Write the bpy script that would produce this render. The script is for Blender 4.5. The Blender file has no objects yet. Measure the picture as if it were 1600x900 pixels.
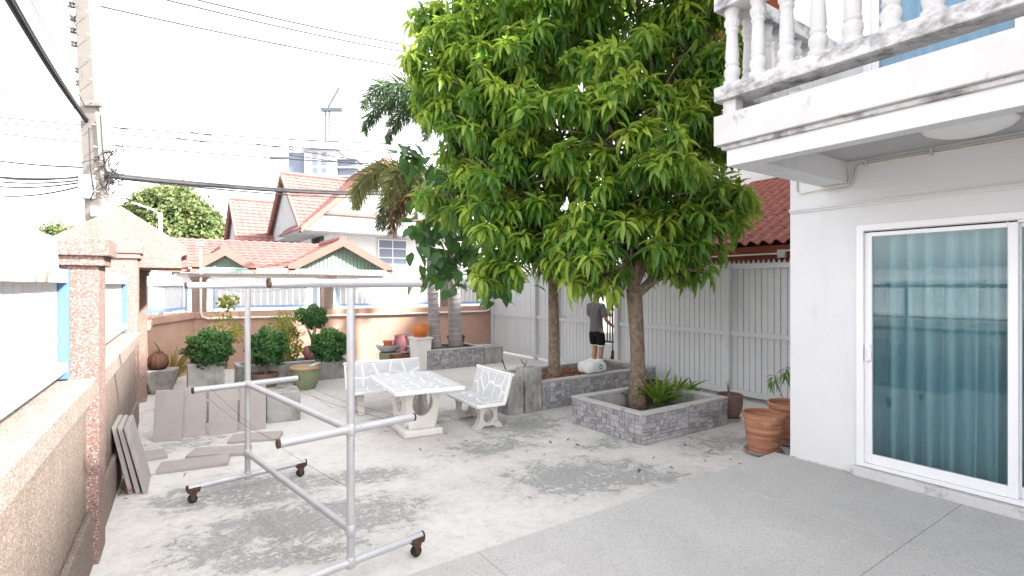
import bpy, math, random
import numpy as np
from mathutils import Vector, Matrix
R = math.radians
rng = random.Random(7)
scene = bpy.context.scene

# ------------------------------------------------------------------ camera, sky, sun, exposure
H = 1.85                                   # camera height above the yard
F = 820.0                                  # focal length in photo pixels (1600 wide)
YAW = math.atan2(.567, .823)
cd = bpy.data.cameras.new('camera'); cam = bpy.data.objects.new('camera', cd)
scene.collection.objects.link(cam); scene.camera = cam
cd.sensor_width = 36; cd.lens = F / 1600 * 36; cd.shift_y = -4 / 1600
cd.clip_start = .05; cd.clip_end = 3000
cam.location = (0, 0, H); cam.rotation_euler = (R(90), 0, -YAW)

SUN_AZ = (.62, -.785)                      # ground direction towards the sun
SUN_EL = R(38)
world = bpy.data.worlds.new('World'); scene.world = world; world.use_nodes = True
wn = world.node_tree
sky = wn.nodes.new('ShaderNodeTexSky'); sky.sky_type = 'NISHITA'; sky.sun_disc = False
sky.sun_elevation = SUN_EL
sky.sun_rotation = math.atan2(SUN_AZ[0], SUN_AZ[1])
sky.air_density = 1.0; sky.dust_density = 2.5; sky.ozone_density = 1.0
bg = wn.nodes['Background']; bg.inputs['Strength'].default_value = .15
hs = wn.nodes.new('ShaderNodeHueSaturation'); hs.inputs['Saturation'].default_value = .14     # milky hazy sky all round
wn.links.new(sky.outputs[0], hs.inputs['Color']); wn.links.new(hs.outputs[0], bg.inputs['Color'])
sd = bpy.data.lights.new('sun', 'SUN'); sun = bpy.data.objects.new('sun', sd)
scene.collection.objects.link(sun)
sd.energy = 3.5; sd.angle = R(2.5); sd.color = (1, .95, .90)
sv = Vector((SUN_AZ[0]*math.cos(SUN_EL), SUN_AZ[1]*math.cos(SUN_EL), math.sin(SUN_EL)))
sun.rotation_euler = sv.to_track_quat('Z', 'Y').to_euler()
sun.location = (0, 0, 30)
vs = scene.view_settings
vs.view_transform = 'Standard'; vs.look = 'None'; vs.gamma = 1; vs.use_curve_mapping = False
vs.exposure = 2.32
scene.render.engine = 'CYCLES'
scene.cycles.use_denoising = True
scene.cycles.max_bounces = 8; scene.cycles.transparent_max_bounces = 12
scene.cycles.sample_clamp_indirect = 6

# ------------------------------------------------------------------ helpers
C = scene.collection
def ray(px, py):
    u = (px - 800) / F; w = (446 - py) / F
    return Vector((.823*u + .567, -.567*u + .823, w))
def at(px, py, d):                         # the point seen at a pixel at depth d
    return Vector((0, 0, H)) + ray(px, py) * d
def gnd(px, py, z=0):                      # the point at height z under a pixel
    return at(px, py, F * (H - z) / (py - 446))

class MB:
    def __init__(s): s.v = []; s.f = []
    def add(s, vs, fs):
        o = len(s.v); s.v += [tuple(p) for p in vs]; s.f += [tuple(i + o for i in f) for f in fs]; return s
    def box(s, x0, x1, y0, y1, z0, z1):
        return s.add([(x0,y0,z0),(x1,y0,z0),(x1,y1,z0),(x0,y1,z0),(x0,y0,z1),(x1,y0,z1),(x1,y1,z1),(x0,y1,z1)],
                     [(3,2,1,0),(4,5,6,7),(0,1,5,4),(1,2,6,5),(2,3,7,6),(3,0,4,7)])
    def obox(s, o, ax, ay, az):            # box from a corner and three edge vectors
        o, ax, ay, az = map(Vector, (o, ax, ay, az))
        if ax.cross(ay).dot(az) < 0: o = o + ax; ax = -ax
        p = [o, o+ax, o+ax+ay, o+ay]; p = p + [q + az for q in p]
        return s.add(p, [(3,2,1,0),(4,5,6,7),(0,1,5,4),(1,2,6,5),(2,3,7,6),(3,0,4,7)])
    def prism(s, poly, ext):               # polygon (3d points) extruded along ext
        n = len(poly); poly = [Vector(p) for p in poly]; ext = Vector(ext)
        nrm = Vector((0,0,0))
        for i in range(n): nrm += (poly[i]-poly[0]).cross(poly[(i+1) % n]-poly[0])
        if nrm.dot(ext) > 0: poly = poly[::-1]
        a = poly + [p + ext for p in poly]
        return s.add(a, [tuple(range(n)), tuple(range(2*n-1, n-1, -1))] + [((i+1) % n, i, n+i, n+(i+1) % n) for i in range(n)])
    def tube(s, pts, r, n=8, cap=True):
        pts = [Vector(p) for p in pts]; k = len(pts)
        rs = [r]*k if not hasattr(r, '__len__') else list(r)
        vs = []; prev = None
        for i, p in enumerate(pts):
            t = (pts[min(i+1, k-1)] - pts[max(i-1, 0)]).normalized()
            if prev is None:
                a = t.cross(Vector((0,0,1)) if abs(t.z) < .9 else Vector((1,0,0))).normalized()
            else:
                a = (prev - t*prev.dot(t)).normalized()
            b = t.cross(a); prev = a
            for j in range(n):
                q = 2*math.pi*j/n
                vs.append(p + (a*math.cos(q) + b*math.sin(q))*rs[i])
        fs = [(i*n+j, i*n+(j+1) % n, (i+1)*n+(j+1) % n, (i+1)*n+j) for i in range(k-1) for j in range(n)]
        if cap: fs += [tuple(range(n-1, -1, -1)), tuple((k-1)*n+j for j in range(n))]
        return s.add(vs, fs)
    def lathe(s, prof, n=24, c=(0,0,0), wob=0):
        vs = []
        for i, (r, z) in enumerate(prof):
            for j in range(n):
                q = 2*math.pi*j/n; rr = r*(1+wob*math.sin(3*q+i*.7))
                vs.append((c[0]+rr*math.cos(q), c[1]+rr*math.sin(q), c[2]+z))
        k = len(prof)
        fs = [(i*n+j, i*n+(j+1) % n, (i+1)*n+(j+1) % n, (i+1)*n+j) for i in range(k-1) for j in range(n)]
        fs += [tuple(range(n-1, -1, -1)), tuple((k-1)*n+j for j in range(n))]
        return s.add(vs, fs)
    def mesh(s, name, m=None, smooth=False):
        me = bpy.data.meshes.new(name); me.from_pydata(s.v, [], s.f)
        if smooth: me.polygons.foreach_set('use_smooth', [True]*len(me.polygons))
        if m: me.materials.append(m)
        me.update(); return me
    def build(s, name, m, parent=None, smooth=False, bevel=0, seg=2, sharp=None):
        me = s.mesh(name, m, smooth)
        if smooth and sharp: me.set_sharp_from_angle(angle=R(sharp))
        return link(name, me, parent, bevel, seg)
def link(name, me, parent=None, bevel=0, seg=2, loc=None, rot=None, scl=None):
    o = bpy.data.objects.new(name, me); C.objects.link(o)
    if parent: o.parent = parent
    if loc: o.location = loc
    if rot: o.rotation_euler = rot
    if scl: o.scale = scl
    if bevel:
        b = o.modifiers.new('bevel', 'BEVEL'); b.width = bevel; b.segments = seg; b.limit_method = 'ANGLE'; b.angle_limit = R(40)
    return o
def tag(o, label, cat, group=None):
    o['label'] = label; o['category'] = cat
    if group: o['group'] = group
    return o
def thing(name, label, cat, loc=(0,0,0), rz=0, group=None):
    o = bpy.data.objects.new(name, None); C.objects.link(o)
    o.location = loc; o.rotation_euler = (0, 0, rz); o.empty_display_size = .1
    return tag(o, label, cat, group)
def struct(o): o['kind'] = 'structure'; return o
def stuff(o): o['kind'] = 'stuff'; return o

def quads_mesh(name, V, Fq, m, tone=None, smooth=True):     # big meshes straight from numpy arrays (all quads)
    me = bpy.data.meshes.new(name); nv, nf = len(V), len(Fq)
    me.vertices.add(nv); me.vertices.foreach_set('co', np.asarray(V, np.float32).ravel())
    me.loops.add(nf*4); me.loops.foreach_set('vertex_index', np.asarray(Fq, np.int32).ravel())
    me.polygons.add(nf); me.polygons.foreach_set('loop_start', np.arange(nf, dtype=np.int32)*4)
    me.polygons.foreach_set('loop_total', np.full(nf, 4, np.int32))
    if smooth: me.polygons.foreach_set('use_smooth', np.ones(nf, bool))
    if tone is not None:
        a = me.attributes.new('tone', 'FLOAT', 'POINT'); a.data.foreach_set('value', np.asarray(tone, np.float32))
    me.materials.append(m); me.update(calc_edges=True); me.validate(); return me
nr = np.random.default_rng(11)
def unit(a): return a / np.maximum(np.linalg.norm(a, axis=-1, keepdims=True), 1e-9)
def leaf_template(rows=4, fold=.25, droop=.9, wave=0, peak=.42):
    # unit-length leaf along +y, curling down (-z); width profile max 1 (scaled later), three columns
    vs = []; ang = 0.; y = z = 0.; st = 1./rows
    for i in range(rows+1):
        t = i/rows
        w = .5*(math.sin(math.pi*min(1, max(0., t))**(.75 if peak < .5 else 1.2))**.8 if 0 < t < 1 else (.10 if t == 0 else .02))
        for c in (-1, 0, 1):
            zz = z + abs(c)*w*fold + (wave*math.sin(i*2.1+c) if c else 0)
            vs.append((c*w, y, zz))
        ang += droop/rows; y += st*math.cos(ang); z -= st*math.sin(ang)
    fs = []
    for i in range(rows):
        for c in range(2):
            a = i*3+c; fs.append((a, a+1, a+4, a+3))
    return np.array(vs), np.array(fs)
def scatter_leaves(P, D, U, L, Wd, tmpl, tone):
    # P positions, D forward, U approximate up, L lengths, Wd widths
    V, Fq = tmpl; D = unit(D); S = unit(np.cross(D, U)); U2 = np.cross(S, D)
    n, k = len(P), len(V)
    W = (P[:, None, :] + S[:, None, :]*(V[None, :, 0:1]*Wd[:, None, None]) + D[:, None, :]*(V[None, :, 1:2]*L[:, None, None])
         + U2[:, None, :]*(V[None, :, 2:3]*np.where(np.abs(V[None, :, 0:1]) > 1e-6, 1, 1)*L[:, None, None]))
    Fa = (Fq[None] + (np.arange(n)*k)[:, None, None]).reshape(-1, 4)
    return W.reshape(-1, 3), Fa, np.repeat(tone, k)
def join_leaves(lst):
    Vs, Fs, Ts = [], [], []; o = 0
    for V, Fa, T in lst: Vs.append(V); Fs.append(Fa+o); Ts.append(T); o += len(V)
    return np.concatenate(Vs), np.concatenate(Fs), np.concatenate(Ts)

# ------------------------------------------------------------------ materials
class NT:
    def __init__(s, name):
        s.m = bpy.data.materials.new(name); s.m.use_nodes = True; s.t = s.m.node_tree
        s.t.nodes.clear(); s.out = s.n('ShaderNodeOutputMaterial')
        s.geo = s.n('ShaderNodeNewGeometry'); s.pos = s.geo.outputs['Position']
    def n(s, ty, ins=None, **props):
        x = s.t.nodes.new(ty)
        for k, v in props.items(): setattr(x, k, v)
        for k, v in (ins or {}).items():
            if isinstance(v, bpy.types.NodeSocket): s.t.links.new(v, x.inputs[k])
            elif v is not None: x.inputs[k].default_value = v
        return x
    def noise(s, scale, detail=5, rough=.6, vec=None, dist=0):
        return s.n('ShaderNodeTexNoise', {'Vector': vec or s.pos, 'Scale': scale, 'Detail': detail, 'Roughness': rough, 'Distortion': dist}).outputs[0]
    def scaled(s, sx, sy, sz):
        return s.n('ShaderNodeVectorMath', {0: s.pos, 1: (sx, sy, sz)}, operation='MULTIPLY').outputs[0]
    def ramp(s, f, a, b, lo=0., hi=1.):
        return s.n('ShaderNodeMapRange', {'Value': f, 'From Min': a, 'From Max': b, 'To Min': lo, 'To Max': hi}).outputs[0]
    def mix(s, f, a, b, mode='MIX'):
        x = s.n('ShaderNodeMix', data_type='RGBA', blend_type=mode)
        for i, v in ((0, f), (6, a), (7, b)):
            if isinstance(v, bpy.types.NodeSocket): s.t.links.new(v, x.inputs[i])
            else: x.inputs[i].default_value = col(v) if i else v
        return x.outputs[2]
    def math(s, op, a, b=0.):
        return s.n('ShaderNodeMath', {0: a, 1: b}, operation=op).outputs[0]
    def bump(s, h, strength=.3, dist=.01):
        return s.n('ShaderNodeBump', {'Height': h, 'Strength': strength, 'Distance': dist}).outputs[0]
    def pbr(s, color, rough=.8, normal=None, spec=.3, metal=0., **kw):
        d = {'Base Color': color if isinstance(color, bpy.types.NodeSocket) else col(color), 'Roughness': rough, 'Specular IOR Level': spec, 'Metallic': metal}
        if normal is not None: d['Normal'] = normal
        d.update(kw)
        return s.n('ShaderNodeBsdfPrincipled', d).outputs[0]
    def done(s, sh): s.t.links.new(sh, s.out.inputs['Surface']); return s.m
def col(c): return tuple(c) + (1.,) if len(c) == 3 else c
def srgb(r, g, b): return tuple(((x/255+.055)/1.055)**2.4 if x > 10 else x/255/12.92 for x in (r, g, b))

def mat(name, c1, c2, scale=3, rough=.8, bump=.25, bscale=60, spec=.25, metal=0, stain=None, sscale=2., sthr=.58, ssoft=.12, stretch=1., bdist=.006, island=0.):
    t = NT(name)
    c = t.mix(t.ramp(t.noise(scale, 6), .3, .7), c1, c2)
    if island:
        c = t.mix(t.ramp(t.geo.outputs['Random Per Island'], 0, 1, 0, island), c, tuple(x*.45 for x in c1))
    if stain:
        v = t.scaled(1, 1, stretch)
        f = t.ramp(t.noise(sscale, 8, .7, v), sthr, sthr+ssoft)
        c = t.mix(t.math('MULTIPLY', f, .85), c, stain)
    h = t.noise(bscale, 4)
    return t.done(t.pbr(c, t.ramp(h, 0, 1, rough-.08, min(1, rough+.1)), t.bump(h, bump, bdist), spec, metal))

def pebble_mat(name, base, dark, speck):
    t = NT(name)
    v = t.n('ShaderNodeTexVoronoi', {'Vector': t.pos, 'Scale': 140.}); cc = v.outputs['Color']
    sep = t.n('ShaderNodeSeparateColor', {0: cc}).outputs[0]
    c = t.mix(t.ramp(t.noise(1.6, 5), .3, .7), base, dark)
    c = t.mix(t.ramp(sep, .7, .95, 0, .75), c, speck)
    c = t.mix(t.ramp(sep, .25, .05, 0, .6), c, tuple(x*.45 for x in dark))
    v2 = t.scaled(1, 1, .12)
    c = t.mix(t.ramp(t.noise(5, 6, .6, v2), .55, .8, 0, .5), c, (.09, .075, .06))
    return t.done(t.pbr(c, .85, t.bump(v.outputs['Distance'], .5, .004), .2))
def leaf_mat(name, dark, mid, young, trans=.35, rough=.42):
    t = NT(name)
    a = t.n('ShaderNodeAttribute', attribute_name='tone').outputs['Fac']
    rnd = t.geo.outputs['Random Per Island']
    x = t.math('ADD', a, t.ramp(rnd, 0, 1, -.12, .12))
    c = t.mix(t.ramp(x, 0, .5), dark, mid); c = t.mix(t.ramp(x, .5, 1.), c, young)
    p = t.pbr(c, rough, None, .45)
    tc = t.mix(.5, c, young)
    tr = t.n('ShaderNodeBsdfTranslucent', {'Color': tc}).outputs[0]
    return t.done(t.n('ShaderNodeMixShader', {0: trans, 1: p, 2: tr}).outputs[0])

M = {}
M['bark'] = mat('bark', (.16, .115, .085), (.33, .255, .195), 16, .92, 1., 34, .12, stain=(.085, .062, .05), sscale=7, sthr=.52, ssoft=.2, stretch=.5, bdist=.03)
M['palm_bark'] = None
M['salmon'] = pebble_mat('salmon_pebble_plaster', (.27, .185, .158), (.225, .15, .128), (.45, .37, .33))
M['pillar'] = pebble_mat('pink_pebble_plaster', (.235, .148, .128), (.19, .12, .104), (.45, .375, .345))
M['salmon_flat'] = mat('salmon_paint', (.47, .305, .24), (.40, .25, .195), 2.5, .85, .2, 90, .2, stain=(.30, .17, .12), sscale=1.6, stretch=.3, sthr=.6)
M['wall_white'] = mat('white_house_paint', (.71, .71, .72), (.645, .645, .66), .9, .75, .2, 90, .25, stain=(.50, .485, .47), sscale=1.7, sthr=.56, ssoft=.25, stretch=.3)
M['balcony_white'] = mat('weathered_white_plaster', (.61, .60, .60), (.53, .52, .52), 3, .8, .3, 60, .2, stain=(.12, .115, .115), sscale=4.5, sthr=.56, ssoft=.16, stretch=.8)
M['rail_white'] = mat('mouldy_white_plaster', (.62, .61, .61), (.52, .51, .515), 4, .85, .35, 60, .2, stain=(.06, .06, .062), sscale=6, sthr=.45, ssoft=.22, stretch=1.5)
M['alu'] = mat('white_powder_coat', (.80, .80, .82), (.78, .78, .80), 3, .35, .03, 200, .5)
M['fence'] = mat('pale_grey_fence_paint', (.70, .705, .725), (.63, .635, .655), 1.5, .6, .08, 80, .3, stain=(.33, .33, .34), sscale=2.2, stretch=.25, sthr=.62, ssoft=.2, island=.16)
M['slat'] = mat('white_slat_paint', (.66, .66, .67), (.60, .60, .615), 2, .6, .08, 80, .3, stain=(.36, .27, .21), sscale=4, sthr=.68, ssoft=.15)
M['rusty_white'] = mat('rusty_white_rail_paint', (.60, .585, .57), (.54, .50, .475), 3, .65, .3, 50, .3, stain=(.22, .08, .03), sscale=7, sthr=.54, ssoft=.1)
M['blue'] = mat('blue_frame_paint', (.075, .165, .34), (.10, .20, .39), 6, .5, .2, 60, .4, stain=(.66, .68, .72), sscale=14, sthr=.66, ssoft=.06)
M['pipe'] = mat('cream_plastic_pipe', (.72, .68, .60), (.68, .63, .56), 3, .5, .05, 90, .4)
M['rack'] = mat('silver_painted_steel_tube', (.46, .46, .475), (.39, .39, .41), 7, .42, .25, 70, .5, .25, stain=(.24, .19, .16), sscale=22, sthr=.62, ssoft=.08)
M['rust'] = mat('rusty_steel', (.11, .06, .04), (.05, .033, .027), 30, .9, .5, 120, .2)
M['rubber'] = mat('black_caster_rubber', (.018, .017, .017), (.035, .03, .028), 20, .8, .3, 90, .2)
M['paver'] = mat('grey_sandstone_paver', (.385, .35, .335), (.335, .305, .295), 5, .9, .4, 140, .15)
M['paver_edge'] = M['paver']
M['concrete'] = mat('weathered_concrete', (.42, .41, .395), (.30, .295, .285), 5, .92, .5, 60, .1, stain=(.085, .085, .08), sscale=3.6, sthr=.46, ssoft=.24, stretch=.45)
M['mortar'] = mat('white_mortar', (.82, .81, .80), (.74, .73, .72), 9, .85, .3, 80, .2)
M['stonepale'] = mat('pale_marble_chip', (.50, .50, .515), (.60, .60, .61), 14, .6, .15, 90, .3, island=0)
M['tablecon'] = mat('cast_white_concrete', (.72, .70, .67), (.64, .61, .575), 5, .85, .3, 70, .2, stain=(.34, .31, .28), sscale=4, sthr=.62, ssoft=.2)
M['benchleg'] = mat('worn_cast_concrete', (.62, .58, .54), (.48, .45, .42), 5, .9, .4, 70, .15, stain=(.16, .14, .12), sscale=5, sthr=.56, ssoft=.15)
M['clad'] = mat('grey_stone_cladding', (.52, .51, .52), (.34, .33, .345), 24, .85, .5, 120, .2, island=.95)
M['cap'] = mat('cement_planter_rim', (.46, .45, .44), (.38, .37, .365), 6, .9, .4, 90, .15, stain=(.17, .17, .165), sscale=5)
M['soil'] = mat('dark_soil', (.15, .13, .115), (.21, .185, .165), 25, .97, .9, 60, .05, bdist=.03)
M['terracotta'] = mat('terracotta', (.52, .20, .10), (.44, .155, .075), 7, .75, .25, 60, .25, stain=(.60, .46, .38), sscale=8, sthr=.66, ssoft=.15)
M['terra_worn'] = mat('worn_banded_terracotta', (.47, .215, .125), (.36, .15, .085), 5, .8, .35, 50, .2, stain=(.58, .42, .32), sscale=7, stretch=4, sthr=.56, ssoft=.15)
t = NT('banded_terracotta')
c = t.mix(t.ramp(t.noise(9, 6, .65, t.scaled(.25, .25, 3.0)), .32, .68), (.21, .085, .05), (.50, .25, .155))
c = t.mix(t.ramp(t.noise(6, 7, .7), .55, .75, 0, .55), c, (.60, .42, .32)); c = t.mix(t.ramp(t.noise(3, 6, .7), .56, .72, 0, .5), c, (.12, .07, .05))
M['terra_worn'] = t.done(t.pbr(c, .8, t.bump(t.noise(60), .3, .004), .2))
M['orange_glaze'] = mat('orange_glaze', (.62, .20, .045), (.52, .14, .03), 6, .4, .1, 40, .5)
M['brown_pot'] = mat('brown_glazed_clay', (.19, .12, .095), (.13, .08, .065), 5, .55, .2, 40, .4)
M['purple_pot'] = mat('dull_maroon_glaze', (.33, .14, .15), (.26, .10, .115), 6, .45, .2, 30, .4, stain=(.5, .35, .35), sscale=12, sthr=.66)
M['olive_pot'] = mat('olive_green_glaze', (.21, .245, .14), (.15, .18, .105), 6, .45, .2, 30, .4)
M['rim_tan'] = mat('tan_glazed_rim', (.48, .33, .19), (.4, .26, .15), 8, .5, .1, 40, .4)
M['bowl_grey'] = mat('blue_grey_basin', (.45, .47, .5), (.38, .4, .44), 6, .5, .1, 40, .4)
M['dark_bowl'] = mat('dark_brown_plastic', (.06, .04, .035), (.08, .055, .045), 6, .6, .1, 40, .3)
M['black_plastic'] = mat('black_plastic', (.015, .016, .018), (.025, .026, .028), 9, .45, .1, 60, .4)
M['red_brick'] = mat('red_brick', (.30, .12, .08), (.22, .09, .06), 12, .9, .4, 70, .15)
M['skin'] = mat('skin', (.50, .28, .19), (.46, .25, .165), 8, .55, .05, 90, .35)
M['tee'] = mat('grey_marl_cotton', (.20, .19, .20), (.16, .15, .165), 60, .95, .3, 120, .1)
M['shorts'] = mat('black_polyester', (.009, .009, .011), (.013, .013, .016), 40, .8, .2, 120, .2)
M['white_trim'] = mat('white_fabric', (.78, .78, .78), (.72, .72, .73), 20, .9, .2, 120, .1)
M['hair'] = mat('black_hair', (.008, .007, .007), (.015, .012, .011), 60, .6, .5, 160, .3)
M['broom'] = mat('brown_broom_straw', (.16, .09, .05), (.10, .055, .03), 30, .95, .8, 120, .1)
M['wood'] = mat('worn_brown_wood', (.30, .17, .09), (.22, .12, .065), 12, .7, .3, 60, .2)
M['bag'] = mat('white_woven_sack', (.74, .75, .76), (.66, .67, .68), 12, .7, .5, 160, .25)
M['teal_print'] = mat('teal_print', (.03, .24, .25), (.04, .28, .29), 9, .7, .05, 90, .2)
M['wire'] = mat('black_cable', (.03, .03, .032), (.05, .05, .052), 5, .6, .1, 60, .3)
M['pole'] = mat('pale_concrete_pole', (.25, .228, .207), (.215, .195, .178), 4, .9, .3, 60, .15, stain=(.11, .10, .09), sscale=2, stretch=.2)
M['porcelain'] = mat('brown_porcelain', (.12, .09, .08), (.16, .13, .12), 9, .4, .1, 60, .5)
M['boxgrey'] = mat('pale_grey_box', (.55, .55, .54), (.5, .5, .49), 4, .6, .1, 60, .3)
M['roof_red'] = mat('red_clay_roof_tile', (.46, .185, .15), (.37, .14, .115), 3, .6, .25, 40, .3, island=.35)
M['roof_far'] = mat('faded_red_roof_tile', (.30, .15, .135), (.25, .125, .112), 1.2, .8, .2, 20, .2, island=.3)
M['roof_orange'] = mat('orange_roof_sheet', (.50, .14, .065), (.44, .12, .055), 2, .7, .2, 30, .25)
M['fascia_brown'] = mat('red_brown_fascia', (.22, .055, .03), (.18, .045, .025), 4, .7, .2, 40, .25)
M['fascia_tan'] = mat('brown_timber_fascia', (.30, .16, .085), (.25, .13, .07), 4, .75, .2, 40, .2)
M['barge'] = mat('salmon_barge_board', (.29, .15, .125), (.25, .13, .108), 4, .8, .2, 40, .2)
M['house_white'] = mat('white_render', (.76, .75, .74), (.70, .69, .68), .8, .85, .2, 40, .2)
M['gable_grey'] = mat('grey_gable_boards', (.42, .42, .43), (.36, .36, .37), 2, .85, .2, 40, .2)
M['green_board'] = mat('pale_green_boards', (.27, .36, .30), (.23, .32, .26), 2, .8, .2, 40, .2)
M['dark_void'] = mat('dark_interior', (.05, .05, .052), (.035, .035, .037), 3, .9, .1, 30, .1)
M['tower'] = mat('pale_concrete_tower', (.40, .40, .415), (.36, .36, .375), .05, .9, 0, 5, .1)
M['tower_glass'] = mat('tower_glazing', (.13, .16, .22), (.17, .20, .26), .1, .3, 0, 5, .5)
M['crane'] = mat('pale_crane_steel', (.10, .12, .135), (.08, .10, .115), .2, .6, 0, 5, .3)
M['lampwhite'] = mat('white_lamp_enamel', (.70, .70, .70), (.66, .66, .66), 5, .4, .05, 50, .4)
M['grille'] = mat('dark_steel_grille', (.03, .032, .035), (.045, .047, .05), 8, .6, .1, 60, .4)
M['room'] = mat('room_wall', (.30, .30, .30), (.27, .27, .27), 2, .9, 0, 30, .1)
M['cactus'] = mat('dried_brown_cactus', (.06, .032, .024), (.09, .045, .03), 25, .95, .9, 90, .1, bdist=.02)
M['leaf_mango'] = leaf_mat('mango_leaf', (.02, .08, .016), (.098, .25, .034), (.40, .52, .075), .47, .30)
M['leaf_broad'] = leaf_mat('broad_dark_leaf', (.024, .085, .03), (.055, .16, .045), (.18, .31, .07), .4, .33)
M['leaf_bush'] = leaf_mat('clipped_bush_leaf', (.016, .062, .02), (.052, .15, .038), (.16, .29, .07), .28, .45)
M['leaf_yellow'] = leaf_mat('yellow_green_leaf', (.10, .15, .02), (.25, .29, .03), (.42, .40, .05), .4, .5)
M['leaf_dry'] = leaf_mat('dry_straw_leaf', (.22, .17, .07), (.40, .32, .12), (.55, .47, .20), .35, .7)
M['leaf_dead'] = leaf_mat('dead_leaf', (.10, .045, .025), (.26, .10, .05), (.45, .24, .13), .25, .7)
M['leaf_palm'] = leaf_mat('palm_leaflet', (.045, .105, .055), (.095, .19, .09), (.30, .36, .16), .35, .45)
M['leaf_palm_old'] = leaf_mat('fading_palm_leaflet', (.12, .13, .05), (.26, .28, .10), (.42, .42, .18), .38, .5)
M['leaf_palm_dead'] = leaf_mat('dead_palm_leaflet', (.13, .085, .055), (.22, .15, .09), (.34, .26, .15), .3, .7)
M['leaf_far'] = leaf_mat('distant_tree_leaf', (.055, .10, .032), (.13, .18, .06), (.26, .28, .11), .35, .6)  # leaf tones lightened to put distance haze into the colour
M['leaf_lily'] = leaf_mat('strap_leaf', (.045, .13, .018), (.12, .25, .03), (.34, .40, .07), .38, .4)

t = NT('ringed_palm_bark')
z = t.n('ShaderNodeSeparateXYZ', {0: t.pos}).outputs[2]
w = t.math('SINE', t.math('ADD', t.math('MULTIPLY', z, 52.), t.math('MULTIPLY', t.noise(2.5), 2.5)))
c = t.mix(t.ramp(t.noise(6), .3, .7), (.235, .215, .215), (.315, .29, .285)); c = t.mix(t.ramp(w, .75, 1, 0, .6), c, (.40, .38, .37))
M['palm_bark'] = t.done(t.pbr(c, .9, t.bump(w, .3, .01), .1))

t = NT('yard_concrete')                    # pale skim coat flaking off a darker slab
n1 = t.noise(.9, 9, .62); n2 = t.noise(14, 10, .78); n3 = t.noise(30, 6, .7)
spots = None
for (px, py, rx, ry, an, k) in [(390,765,.75,.42,-.2,1.), (480,815,.9,.40,-.25,1.), (560,745,.6,.22,-.3,.8), (350,860,.45,.22,-.2,.75), (440,870,.6,.2,-.3,.85), (890,745,.8,.5,-.3,.9),
                            (760,700,.55,.32,-.2,.7), (1010,745,.55,.3,-.4,.75), (300,690,.6,.35,0,.55), (960,690,.7,.3,0,.55), (820,665,.7,.5,0,.75), (660,655,.9,.45,0,.7), (1130,690,.7,.35,0,.7), (610,790,.35,.14,-.3,.7), (270,640,.5,.5,0,.5)]:
    p = gnd(px, py)
    mp = t.n('ShaderNodeMapping', {'Vector': t.pos, 'Location': (p.x, p.y, 0), 'Rotation': (0, 0, an), 'Scale': (rx*1.5, ry*1.5, 1)}, vector_type='TEXTURE')
    g = t.n('ShaderNodeTexGradient', {'Vector': mp.outputs[0]}, gradient_type='SPHERICAL').outputs[1]
    g = t.math('MULTIPLY', g, k); spots = g if spots is None else t.math('MAXIMUM', spots, g)
n4 = t.noise(4.5, 12, .82, dist=.4)
e = t.math('ADD', t.math('MULTIPLY', spots, .62), t.math('ADD', t.math('MULTIPLY', n1, .45), t.math('ADD', t.math('MULTIPLY', n2, .45), t.math('MULTIPLY', t.math('SUBTRACT', n4, .5), 1.5))))
worn = t.ramp(e, .69, .75); haze_ = t.ramp(e, .42, .78, 0, .6)
c = t.mix(t.ramp(n2, .3, .7), (.63, .605, .575), (.55, .525, .50))
c = t.mix(t.ramp(t.noise(.55, 7, .6), .52, .72, 0, .6), c, (.45, .38, .355))
c = t.mix(haze_, c, (.33, .325, .32))
c = t.mix(worn, c, t.mix(t.ramp(n3, .35, .65), (.25, .248, .243), (.37, .365, .355)))
fl = t.math('MULTIPLY', t.ramp(t.noise(19, 9, .75, dist=.6), .54, .57), t.ramp(t.noise(2.2, 3), .42, .56))
c = t.mix(t.math('MULTIPLY', fl, .85), c, (.60, .58, .555))
M['yard'] = t.done(t.pbr(c, .9, t.bump(t.math('ADD', n3, t.math('MULTIPLY', worn, -1.2)), .35, .006), .2))

t = NT('washed_gravel_terrace')
v = t.n('ShaderNodeTexVoronoi', {'Vector': t.pos, 'Scale': 150.}); sp = t.n('ShaderNodeSeparateColor', {0: v.outputs['Color']}).outputs[0]
c = t.mix(t.ramp(t.noise(1.2, 6), .3, .7), (.47, .455, .445), (.42, .408, .40))
c = t.mix(t.ramp(sp, .62, .95, 0, .6), c, (.50, .49, .48)); c = t.mix(t.ramp(sp, .3, .02, 0, .45), c, (.16, .155, .155))
c = t.mix(t.ramp(t.noise(28, 4), .6, .75, 0, .22), c, (.20, .195, .195))
c = t.mix(t.ramp(t.noise(.8, 8, .65), .45, .7, 0, .45), c, (.30, .285, .28)); c = t.mix(t.ramp(t.noise(2.7, 8, .7), .56, .75, 0, .4), c, (.56, .54, .52))
M['terrace'] = t.done(t.pbr(c, .75, t.bump(v.outputs['Distance'], .4, .004), .3))

t = NT('street_ground')
c = t.mix(t.ramp(t.noise(.4, 7), .3, .7), (.20, .195, .19), (.28, .27, .26))
M['street'] = t.done(t.pbr(c, .95, t.bump(t.noise(60), .4, .01), .1))

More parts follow.
